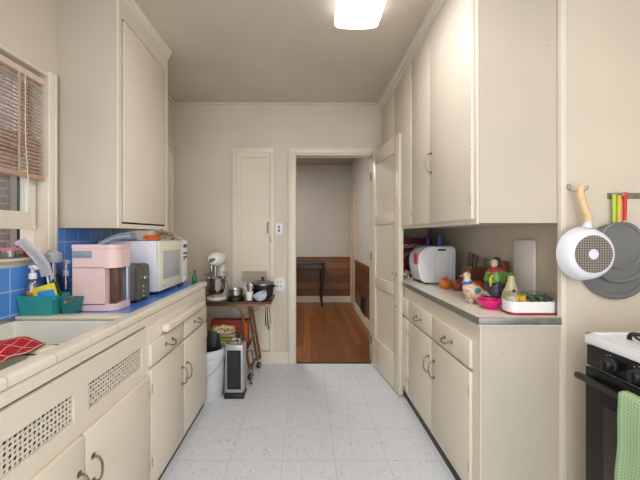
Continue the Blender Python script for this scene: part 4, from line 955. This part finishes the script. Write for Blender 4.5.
cols = [(236, 226, 190), (226, 190, 70), (206, 92, 62), (120, 140, 74), (240, 234, 216)]
e = r.color_ramp.elements; e[0].color = lin(cols[0]); e[1].position = .3; e[1].color = lin(cols[1])
for q, pos in ((2, .55), (3, .72), (4, .82)): k = e.new(pos); k.color = lin(cols[q])
nt.links.new(sp2.outputs[0], r.inputs['Fac']); nt.links.new(r.outputs['Color'], b.inputs['Base Color']); b.inputs['Roughness'].default_value = .3
bm = B(); crumple(bm, (-.765, 2.985, SZ+.145), (.125, .045, .043), .35, 4, 5); solo('snack_bag', bm, cm, 'plump bag of colourful snacks lying on the carton under the table', 'bag')
gbt = thing('squat_bottle', 'dark bottle with green cap on the lower shelf', 'bottle', (-.6, 2.95, SZ))
bm = B(); lathe(bm, [(0, 0), (.026, 0), (.028, .005), (.028, .07), (.015, .09), (.012, .095), (0, .096)], (-.60, 2.955, SZ), 20); part('bottle_body', bm, mat('bottle_brown', (70, 60, 50), .2), gbt)
bm = B(); lathe(bm, [(0, .096), (.016, .096), (.016, .125), (0, .127)], (-.60, 2.955, SZ), 18); part('cap', bm, mat('green_cap', (52, 110, 90), .4), gbt, 'green cap')

# bucket
bkm = mat('bucket_grey', (206, 208, 214), .4)
bk = thing('bucket', 'pale grey plastic bucket at the end of the left cabinets', 'bucket', (-.805, 2.64, 0))
X, Y = -.800, 2.62
bm = B(); lathe(bm, [(0, .0), (.128, .0), (.131, .006), (.142, .30), (.150, .302), (.150, .318), (.144, .32), (.145, .345), (.151, .347), (.151, .362), (.146, .385), (.151, .39), (.151, .398), (.141, .398), (.138, .36), (.126, .012), (0, .01)], (X, Y, 0), 48); part('pail', bm, bkm, bk)
bm = B(); tube(bm, [(X+.150, Y-.02, .352), (X+.13, Y-.09, .29), (X+.05, Y-.155, .22), (X-.05, Y-.16, .21), (X-.13, Y-.09, .28), (X-.151, Y-.02, .352)], .003, 8); part('bail_handle', bm, steel, bk, 'wire bail')
dp = thing('dustpan', 'black dustpan and brush standing up in the grey bucket', 'dustpan', (-.80, 2.66, .1))
bm = B(); vs = bx(bm, -.915, -.735, 2.60, 2.612, .14, .53, .004); vs += bx(bm, -.905, -.893, 2.55, 2.61, .2, .46, .004); rotv(vs, (-.80, 2.65, .3), 'Y', 5); part('pan', bm, black, dp)
bm = B(); vs = bx(bm, -.83, -.695, 2.63, 2.70, .30, .475, .012); rotv(vs, (-.80, 2.66, .3), 'Y', -8); part('brush_block', bm, mat('brush_black', (34, 34, 36), .8), dp)
# heater
hsil = mat('heater_silver', (186, 186, 190), .3, .6)
ht = thing('tower_heater', 'silver tower heater with black grille on the floor near the bucket', 'heater', (-.565, 2.62, 0))
hx0, hx1, hy0, hy1 = -.645, -.492, 2.565, 2.69
def taper(vs, zc, top, k):
    cx = sum(v.co.x for v in vs)/len(vs)
    for v in vs: v.co.x = cx+(v.co.x-cx)*(1-(1-k)*max(0, (v.co.z-zc)/(top-zc)))
bm = B(); vs = bx(bm, hx0, hx1, hy0, hy1, .035, .43, .018, 4); part('case', bm, hsil, ht)
bm = B(); bx(bm, hx0-.004, hx1+.004, hy0-.012, hy1, .0, .036, .008); part('base', bm, black, ht, 'black base')
bm = B(); wall_holes(bm, 'y', hy0-.006, hy0-.0005, hx0+.022, hx1-.022, .075, .385, [(hx0+.032, hx1-.032, .085, .375)]); gr = part('grille_frame', bm, black, ht, 'black grille frame', smooth=False)
bm = B()
for i in range(26): bx(bm, hx0+.032, hx1-.032, hy0-.004, hy0-.001, .088+i*.0112, .093+i*.0112)
bx(bm, hx0+.03, hx1-.03, hy0-.0012, hy0-.0006, .085, .375); part('grille_bars', bm, mat('grille_dark', (44, 44, 46), .4), gr, 'dark grille bars', smooth=False)
for dx in (-.03, 0, .03):
    bm = B(); lathe(bm, [(0, 0), (.010, 0), (.009, .01), (0, .011)], ((hx0+hx1)/2+dx, 2.62, .4295), 16); part('control_knob', bm, chrome, ht)
bm = B(); tube(bm, [(-.54, 2.65, .43), (-.545, 2.66, .445), (-.585, 2.66, .445), (-.59, 2.65, .43)], .006, 10); part('carry_handle', bm, hsil, ht)
bm = B(); tube(bm, [(hx1-.01, hy1-.01, .30), (hx1+.03, hy1+.03, .33), (hx1+.05, hy1+.05, .22), (hx1+.02, hy1+.06, .1), (hx1+.03, hy1+.10, .012), (hx1+.0, 2.83, .006)], .004, 8); part('power_cord', bm, mat('cord_brown', (70, 50, 40), .5), ht)

# ------------------------------------------------------------------ right worktop things
# see-through lidded container
tc_ = thing('storage_container', 'white storage box with clear lid and red base at worktop end', 'container', (1.045, 1.56, CT))
bx0, bx1, by0, by1 = .935, 1.135, 1.495, 1.625
def rrect(x0, x1, y0, y1, r, n=5):
    P = []
    for (cx, cy, a) in ((x1-r, y0+r, -PI/2), (x1-r, y1-r, 0), (x0+r, y1-r, PI/2), (x0+r, y0+r, PI)):
        P += [(cx+r*math.cos(a+k*PI/2/n), cy+r*math.sin(a+k*PI/2/n)) for k in range(n+1)]
    return P
bx0 = .965; bx1 = 1.19; by1 = 1.592
def shell(bm, x0, x1, y0, y1, r, z0, z1, t=.003, top=False):
    n = len(rrect(x0, x1, y0, y1, r)); o = rrect(x0, x1, y0, y1, r); i = rrect(x0+t, x1-t, y0+t, y1-t, max(r-t, .001))
    if top: prism(bm, o, 'z', z1-t, z1)
    zt = z1-t if top else z1
    A = [[bm.verts.new((*p, z)) for p in q] for q, z in ((o, z0), (o, zt), (i, zt), (i, z0))]
    for a, b in zip(A, A[1:]+A[:1]):
        for k in range(n): bm.faces.new((a[k], a[(k+1) % n], b[(k+1) % n], b[k]))
bm = B(); prism(bm, rrect(bx0-.003, bx1, by0-.003, by1, .03), 'z', CT+.001, CT+.011); part('base', bm, mat('dark_red_base', (150, 30, 36), .4), tc_, 'dark red base')
bm = B(); shell(bm, bx0, bx1-.002, by0, by1-.002, .03, CT+.011, CT+.062, .004); prism(bm, rrect(bx0+.004, bx1-.006, by0+.004, by1-.006, .026), 'z', CT+.0115, CT+.05); part('box', bm, white, tc_)
bm = B(); shell(bm, bx0+.002, bx1-.004, by0+.002, by1-.004, .03, CT+.0625, CT+.10, .002, True); part('lid', bm, clear('lid_clear', (250, 250, 250), .04, .05), tc_, 'clear domed lid')
for k, (fx, fy, rr, m_) in enumerate(((1.03, 1.525, .02, mat('veg_yellow', (236, 196, 40), .4)), (1.075, 1.53, .022, mat('veg_green', (62, 92, 48), .4, 0, .4, 60)), (1.11, 1.53, .02, mat('veg_green', (0, 0, 0))), (1.152, 1.53, .02, mat('veg_dark', (64, 68, 84), .4, 0, .4, 60)), (.992, 1.54, .016, mat('veg_white', (226, 222, 200), .4)))):
    bm = B(); crumple(bm, (fx, fy, CT+.0515+rr*1.02), (rr*1.15, rr*1.2, rr), .45, k+2, 3)
    solo('vegetable', bm, m_, ('yellow pepper inside the clear-lidded box', 'dark green broccoli piece in the clear-lidded box, left of the other green one', 'dark green broccoli piece in the clear-lidded box, right of the other green one', 'blue-black berries at the right inside the clear-lidded box', 'pale vegetable at the left inside the clear-lidded box')[k], 'vegetable')
# magenta bowl
bm = B(); lathe(bm, [(0, 0), (.028, 0), (.03, .003), (.045, .018), (.057, .042), (.060, .042), (.060, .045), (.055, .045), (.042, .02), (.028, .006), (0, .006)], (.945, 1.635, CT+.0005), 40); solo('plastic_bowl', bm, mat('magenta_plastic', (224, 20, 122), .3), 'bright magenta plastic bowl in front of the figurines', 'bowl')
# bird figurine
bd = thing('bird_figurine', 'painted cream ceramic bird with blue collar on the worktop', 'figurine', (.89, 1.78, CT))
X, Y = .925, 1.76
S = 1.0
bm = B()
ball(bm, (X, Y, CT+.062), (.052, .036, .045)); ball(bm, (X-.025, Y, CT+.085), (.032, .03, .045)); ball(bm, (X-.033, Y, CT+.12), (.021, .02, .028)); ball(bm, (X-.036, Y, CT+.153), (.021, .018, .02))
ball(bm, (X+.05, Y, CT+.060), (.035, .018, .016), rot=Matrix.Rotation(.35, 4, 'Y')); ball(bm, (X+.075, Y, CT+.048), (.025, .012, .008), rot=Matrix.Rotation(.4, 4, 'Y'))
ball(bm, (X-.02, Y-.016, CT+.014), (.014, .016, .016)); ball(bm, (X+.018, Y-.016, CT+.014), (.014, .016, .016)); ball(bm, (X-.02, Y+.016, CT+.014), (.014, .016, .016)); ball(bm, (X+.018, Y+.016, CT+.014), (.014, .016, .016))
birdm = mat('bird_glaze', (220, 200, 172), .3); nt = birdm.node_tree; b = nt.nodes['Principled BSDF']; tcn = [n for n in nt.nodes if n.type == 'TEX_COORD'][0]; n_ = nt.nodes.new('ShaderNodeTexNoise'); n_.inputs['Scale'].default_value = 28; nt.links.new(tcn.outputs['Object'], n_.inputs['Vector']); r = nt.nodes.new('ShaderNodeValToRGB'); e = r.color_ramp.elements
e[0].position = .34; e[0].color = lin((196, 140, 112)); e[1].position = .5; e[1].color = lin((224, 206, 180)); k = e.new(.68); k.color = lin((186, 150, 140)); nt.links.new(n_.outputs['Fac'], r.inputs['Fac']); nt.links.new(r.outputs['Color'], b.inputs['Base Color'])
part('bird_body', remesh(bm, .004, 4), birdm, bd)
bm = B(); lathe(bm, [(.0255, -.008), (.028, -.004), (.028, .004), (.0235, .009)], (X-.033, Y, CT+.115), 26, axis=(-.15, 0, 1)); part('collar', bm, mat('blue_glaze', (58, 110, 176), .25), bd, 'blue collar')
bm = B(); cyl(bm, (X-.052, Y, CT+.153), (X-.078, Y, CT+.146), .009, .001, 12); part('beak', bm, mat('beak_brown', (150, 92, 56), .4), bd)
bm = B(); ball(bm, (X+.008, Y-.034, CT+.075), (.018, .006, .014), 14); part('wing_spot', bm, mat('teal_glaze', (36, 126, 140), .3), bd, 'teal wing spot')
bm = B(); ball(bm, (X-.040, Y-.0175, CT+.157), (.004, .002, .004), 10); part('eye', bm, black, bd)
bm = B(); ball(bm, (X-.030, Y, CT+.168), (.014, .011, .008), 14); part('crest', bm, mat('cap_red', (172, 76, 60), .4), bd, 'reddish crown patch')
# lady figurine
la = thing('lady_figurine', 'painted ceramic lady figurine in green shawl and purple skirt', 'figurine', (1.1, 1.86, CT))
X, Y = 1.095, 1.84
skm = mat('skirt_glaze', (78, 66, 92), .3, 0, .5, 50)
bm = B(); lathe(bm, [(0, .001), (.062, .001), (.065, .008), (.062, .05), (.05, .10), (.036, .135), (.03, .15), (0, .152)], (X, Y, CT), 36)
for v in bm.verts:
    a = math.atan2(v.co.y-Y, v.co.x-X); rr = math.hypot(v.co.x-X, v.co.y-Y)
    if rr > .01 and v.co.z < CT+.12: f = 1+.05*math.sin(a*12)*(1-(v.co.z-CT)/.13); v.co.x = X+(v.co.x-X)*f; v.co.y = Y+(v.co.y-Y)*f
part('skirt', bm, skm, la, 'dark purple skirt')
bm = B(); lathe(bm, [(.03, .10), (.056, .108), (.060, .118), (.052, .14), (.045, .165), (.03, .175), (0, .176)], (X, Y, CT), 36)
for v in bm.verts:
    a = math.atan2(v.co.y-Y, v.co.x-X)
    if v.co.z < CT+.125: v.co.z += .008*math.sin(a*10)
part('shawl', bm, mat('green_glaze', (98, 160, 62), .3, 0, .3, 60), la, 'green ruffled shawl')
bm = B(); lathe(bm, [(.054, .155), (.053, .164), (.034, .184), (.018, .192), (0, .194)], (X, Y, CT), 30, 1, .8); part('collar', bm, mat('rose_glaze', (176, 70, 66), .35), la, 'rose red collar')
bm = B(); ball(bm, (X-.012, Y-.008, CT+.213), (.019, .02, .025), 20); ball(bm, (X-.013, Y-.028, CT+.21), (.004, .005, .006), 10); cyl(bm, (X-.005, Y, CT+.18), (X-.01, Y-.004, CT+.20), .012, .011, 14); part('head', remesh(bm, .0025, 2), mat('face_cream', (226, 200, 172), .35), la, 'cream face')
bm = B(); ball(bm, (X+.008, Y+.0, CT+.218), (.025, .024, .031), 20); ball(bm, (X+.01, Y+.012, CT+.235), (.016, .016, .012), 14); part('hair', bm, mat('hair_dark', (52, 62, 46), .4), la, 'dark hair')
for dx in (-.02, -.006):
    bm = B(); ball(bm, (X-.004+dx, Y-.027, CT+.217), (.0025, .0012, .0018), 8); part('eye', bm, black, la)
bm = B(); ball(bm, (X-.013, Y-.0265, CT+.202), (.004, .0015, .0015), 8); part('mouth', bm, mat('cap_red', (172, 76, 60)), la)
bm = B(); tube(bm, [(X-.045, Y-.01, CT+.16), (X-.062, Y-.025, CT+.13), (X-.045, Y-.055, CT+.115), (X-.03, Y-.06, CT+.118)], .010, 12, radii=(.013, .007)); part('arm', bm, mat('green_glaze', (98, 160, 62)), la)
bm = B(); tube(bm, [(X+.045, Y-.01, CT+.16), (X+.060, Y-.03, CT+.13), (X+.03, Y-.058, CT+.112)], .010, 12, radii=(.013, .007)); part('arm', bm, mat('green_glaze', (98, 160, 62)), la)
bm = B(); ball(bm, (X-.058, Y-.052, CT+.115), (.008, .008, .03), 14); ball(bm, (X-.050, Y-.055, CT+.145), (.012, .008, .008), 10); part('flowers', bm, mat('flower_yellow', (226, 200, 70), .4), la, 'yellow flowers')
# gourd
gd = thing('gourd_figurine', 'cream glazed pear-shaped gourd with green tip behind the container', 'figurine', (1.09, 1.70, CT))
bm = B(); lathe(bm, [(0, .001), (.03, .001), (.044, .012), (.047, .035), (.04, .07), (.026, .10), (.018, .13), (.014, .155), (.010, .162), (0, .164)], (1.095, 1.70, CT), 32); part('gourd_body', bm, mat('gourd_cream', (222, 214, 168), .25, 0, .15, 20), gd)
bm = B(); ball(bm, (1.095, 1.70, CT+.168), (.015, .015, .014), 16); cyl(bm, (1.095, 1.70, CT+.175), (1.09, 1.70, CT+.192), .004, .003, 8); part('green_tip', bm, mat('tip_green', (70, 104, 58), .4), gd, 'green tip')
bm = B(); ball(bm, (1.085, 1.662, CT+.085), (.008, .003, .008), 12); part('dark_spot', bm, mat('spot_dark', (60, 56, 44), .4), gd)
# knife block
kb = thing('knife_block', 'brown wooden knife block full of knives near the pumpkins', 'knife block', (1.16, 2.18, CT))
kbm = mat('block_wood', (124, 78, 48), .45, 0, .25, 12)
bm = B(); vs = prism(bm, [(1.088, CT+.001), (1.235, CT+.001), (1.238, CT+.150), (1.11, CT+.160), (1.088, CT+.10)], 'y', 2.13, 2.235); part('block', bm, kbm, kb)
knife_cols = (('black', (26, 26, 28)), ('dark brown', (84, 56, 42)), ('tan', (150, 118, 86)), ('grey brown', (112, 98, 84)))
for k in range(8):
    col_, row = k//2, k % 2
    gx = 1.118+.030*col_; gy = 2.155+.052*row; gz = CT+.160-.01*(gx-1.11)/.128
    dr = Vector((.20-.05*col_, 0, 1)).normalized(); p = Vector((gx, gy, gz)); cn, cc = knife_cols[(col_+row) % 4]
    kn = thing('kitchen_knife', '%s handled knife in the %s row of the knife block, %s' % (cn, ('front', 'back')[row], ('leftmost', 'second from left', 'third from left', 'rightmost')[col_]), 'knife', p, 'knives in the wooden block')
    bm = B(); cyl(bm, p-dr*.06, p+dr*.004, .0022, .004, 6); part('blade', bm, steel, kn)
    q = p+dr*(.092-.008*col_+.006*row)
    bm = B(); tube(bm, [p+dr*.003, p+dr*.04, q], .0115, 10, n=3, flat=.8); part('handle', bm, mat('knife_handle_'+cn.replace(' ', '_'), cc, .45), kn)
# small dark red box behind
bm = B(); bx(bm, 1.195, 1.235, 1.93, 1.985, CT+.001, CT+.215, .004); solo('tall_spice_box', bm, mat('brick_red_box', (132, 62, 44), .5), 'narrow rusty red box standing behind the lady figurine', 'box')
# white board
bm = B(); vs = bx(bm, 1.228, 1.2445, 1.720, 1.885, CT+.001, CT+.345, .002); vs2 = None
solo('cutting_board', bm, mat('board_white', (240, 236, 230), .45), 'tall white cutting board standing against the right wall', 'board')
# pumpkins
def pumpkin(label, c, r, rgb, stem=(96, 110, 60), key=''):
    t = thing('pumpkin', label, 'pumpkin', (c[0], c[1], CT), 'small pumpkins on the right worktop')
    bm = B(); vs = ball(bm, (0, 0, 0), 1, 36)
    for v in vs:
        a = math.atan2(v.co.y, v.co.x); f = 1-.07*abs(math.cos(a*4.5))**.6
        h = v.co.z; rad = math.hypot(v.co.x, v.co.y)
        v.co = Vector((v.co.x*f*r, v.co.y*f*r, (h*.86-.16*max(0, 1-rad*2)*(1 if h > 0 else -1))*r))
    mz = min(v.co.z for v in vs)
    for v in vs: v.co += Vector((c[0], c[1], CT+.0005-mz))
    part('pumpkin_body', bm, mat('pumpkin_'+key, rgb, .4, 0, .2, 25), t)
    z = CT+r*1.5
    bm = B(); tube(bm, [(c[0], c[1], z-.006), (c[0]+.003, c[1], z+.006), (c[0]+.012, c[1], z+.015)], .005, 8, radii=(.007, .004)); part('stem', bm, mat('stem_'+key, stem, .7), t)
pumpkin('bright orange pumpkin standing alone before the white appliance', (.985, 2.245), .045, (224, 120, 34), (150, 80, 30), 'a')
pumpkin('rusty red pumpkin touching the knife block', (1.037, 2.165), .044, (150, 62, 34), (110, 60, 40), 'b')
pumpkin('orange pumpkin with green stem behind the bird figurine', (1.10, 2.05), .052, (214, 104, 34), (66, 110, 52), 'c')
# white appliance
wa = thing('bread_maker', 'large rounded white countertop appliance left of the pumpkins', 'appliance', (1.03, 2.5, CT))
bm = B(); ax0, ax1, ay0, ay1, az0, az1 = .865, 1.145, 2.42, 2.66, CT+.012, 1.222
P = [(ax0+.05, az0), (ax1, az0), (ax1, az1-.02), (ax1-.02, az1)]+[(ax0+.10-.10*math.sin(t)*1.0, az1-.10+.10*math.cos(t)) for t in [k*PI/16 for k in range(9)]]+[(ax0-.004, az0+.12), (ax0+.012, az0+.04), (ax0+.03, az0+.012)]
prism(bm, P, 'y', ay0, ay1); es = [e for e in bm.edges if abs(e.verts[0].co.y-e.verts[1].co.y) < 1e-5]
bmesh.ops.bevel(bm, geom=es, offset=.014, segments=3, affect='EDGES'); part('housing', bm, mat('appliance_white', (232, 234, 238), .25), wa)
bm = B(); bx(bm, ax0+.14, ax0+.20, ay0-.0025, ay0+.0, az1-.032, az1-.018, .001); part('control_label', bm, black, wa, 'small black label')
for xx in (ax0+.12, ax0+.215, ax1-.03): 
    bm = B(); bx(bm, xx, xx+.0025, ay0-.0015, ay0+.001, az0+.02, az1-.04); part('seam', bm, mat('seam_grey', (186, 188, 192), .5), wa)
bm = B(); vs = bx(bm, ax0-.0065, ax0-.0025, 2.45, 2.53, 1.085, 1.17, .001)
part('sticker', bm, mat('red_sticker', (206, 70, 84), .5), wa, 'red sticker on the side')
for xx in (ax0+.07, ax1-.04):
    for yy in (ay0+.03, ay1-.03):
        bm = B(); cyl(bm, (xx, yy, CT+.0005), (xx, yy, az0+.001), .012, seg=12); part('foot', bm, black, wa)
# box with lettering
qb = thing('appliance_box', 'dark red carton lettered QUESADILLA in the corner behind the door', 'box', (1.0, 3.0, CT))
bm = B(); bx(bm, .845, 1.13, 2.93, 3.05, CT+.001, 1.283, .002); part('carton', bm, mat('maroon_carton', (112, 26, 34), .5), qb)
def text_mesh(s, size, depth=.001):
    cu_ = bpy.data.curves.new('t', 'FONT'); cu_.body = s; cu_.size = size; cu_.extrude = depth; cu_.align_x = 'CENTER'
    o = bpy.data.objects.new('t', cu_); C.objects.link(o); dg = bpy.context.evaluated_depsgraph_get(); dg.update()
    me = bpy.data.meshes.new_from_object(o.evaluated_get(dg)); bpy.data.objects.remove(o); bm = B(); bm.from_mesh(me); return bm
bm = text_mesh('QUESADILLA', .048)
for v in bm.verts: x, y, z = v.co; v.co = Vector((x*.98+.972, 2.9295-z*.5, y+1.193))
part('lettering', bm, mat('letter_cream', (226, 214, 204), .6), qb, 'pale capital lettering', smooth=False)
bm = B(); prism(bm, [(.86, 1.10), (.93, 1.155), (1.0, 1.165), (.99, 1.14), (.93, 1.12), (.88, 1.08)], 'y', 2.9285, 2.9297); part('picture', bm, mat('picture_grey', (150, 140, 136), .5), qb, 'pale printed picture')
# bottles behind appliance
for (px_, w_, top, rgb, nm, lb_, hh) in ((427.5, .020, 235.3, (44, 52, 140), 'tall_can', 'purple-blue can top showing behind the white appliance', 2.78), (433.8, .013, 238.5, (28, 30, 40), 'slim_bottle', 'short black bottle top between the two blue cans', 2.78), (439, .024, 235.0, (74, 116, 184), 'tall_can', 'lighter blue can top behind the white appliance, right of the others', 2.76)):
    X = (px_-305)/320*hh; H = CAMZ-(top-235)/320*hh-CT
    t = thing(nm, lb_, 'can' if nm == 'tall_can' else 'bottle', (X, hh, CT))
    bm = B(); lathe(bm, [(0, .001), (w_, .001), (w_*1.04, .01), (w_*1.04, H-.05), (w_, H-.04), (0, H-.038)], (X, hh, CT), 24); part('can_body', bm, mat(nm+str(rgb[0]), rgb, .3), t)
    bm = B(); lathe(bm, [(0, H-.039), (w_*.92, H-.039), (w_*.92, H-.004), (w_*.8, H), (0, H)], (X, hh, CT), 24); part('cap', bm, mat(nm+'cap'+str(rgb[0]), tuple(int(c*.85) for c in rgb), .3), t)
# little pot and garlic
jp = thing('sugar_pot', 'little cream lidded pot near the open door', 'pot', (.90, 2.84, CT))
bm = B(); lathe(bm, [(0, .001), (.03, .001), (.044, .012), (.048, .03), (.04, .045), (0, .046)], (.895, 2.83, CT), 28); part('pot_body', bm, mat('pot_cream', (206, 190, 160), .4), jp)
bm = B(); lathe(bm, [(.042, .045), (.03, .055), (.01, .06), (.012, .068), (0, .072)], (.895, 2.83, CT), 24); part('lid', bm, mat('pot_cream', (206, 190, 160)), jp)
for k, (x_, y_, r_) in enumerate(((.925, 2.70, .018), (.90, 2.68, .014), (.885, 2.73, .013))):
    bm = B(); lathe(bm, [(0, 0), (r_*.6, .001), (r_, r_*.5), (r_*.85, r_*1.1), (r_*.3, r_*1.6), (r_*.15, r_*2.1), (0, r_*2.15)], (x_, y_, CT+.0005), 18)
    solo('garlic_bulb', bm, mat('garlic', (232, 226, 208), .5), ('largest garlic bulb by the foot of the white appliance', 'small garlic bulb nearest the worktop end, beside the largest', 'smallest garlic bulb closest to the cream pot')[k], 'garlic', 'garlic bulbs near the white appliance')

# ------------------------------------------------------------------ camera, lights, world
cam = bpy.data.cameras.new('camera'); co = bpy.data.objects.new('camera', cam); C.objects.link(co)
co.location = (0, 0, CAMZ); co.rotation_euler = (PI/2, 0, 0)
cam.sensor_width = 36; cam.lens = 18; cam.shift_x = 15/640; cam.shift_y = -5/640; cam.clip_start = .02
sc_ = bpy.context.scene; sc_.camera = co
def area(name, loc, rot, sx, sy, power, col=(1, 1, 1)):
    l = bpy.data.lights.new(name, 'AREA'); l.shape = 'RECTANGLE'; l.size = sx; l.size_y = sy; l.energy = power; l.color = col
    o = bpy.data.objects.new(name, l); C.objects.link(o); o.location = loc; o.rotation_euler = rot; return o
area('ceiling_tube_lamp', (.315, 1.37, 2.568), (0, 0, 0), .22, 1.14, 6, (1, .985, .96))
area('rear_fill_light', (.2, -.7, CEIL-.06), (0, 0, 0), .3, 1.2, 16, (1, .98, .95))  # added fill light behind the camera, no fixture there
area('hall_fill_light', (-.6, 4.6, CEIL-.02), (0, 0, 0), .5, .5, 22, (1, .97, .94))  # unseen light added to brighten the hall, without a fixture
wd = bpy.data.worlds.new('sky'); sc_.world = wd; wd.use_nodes = True
wd.node_tree.nodes['Background'].inputs['Color'].default_value = (.93, .96, 1, 1); wd.node_tree.nodes['Background'].inputs['Strength'].default_value = 1.95
sc_.view_settings.view_transform = 'Standard'; sc_.view_settings.look = 'None'; sc_.view_settings.gamma = 1; sc_.view_settings.exposure = .5
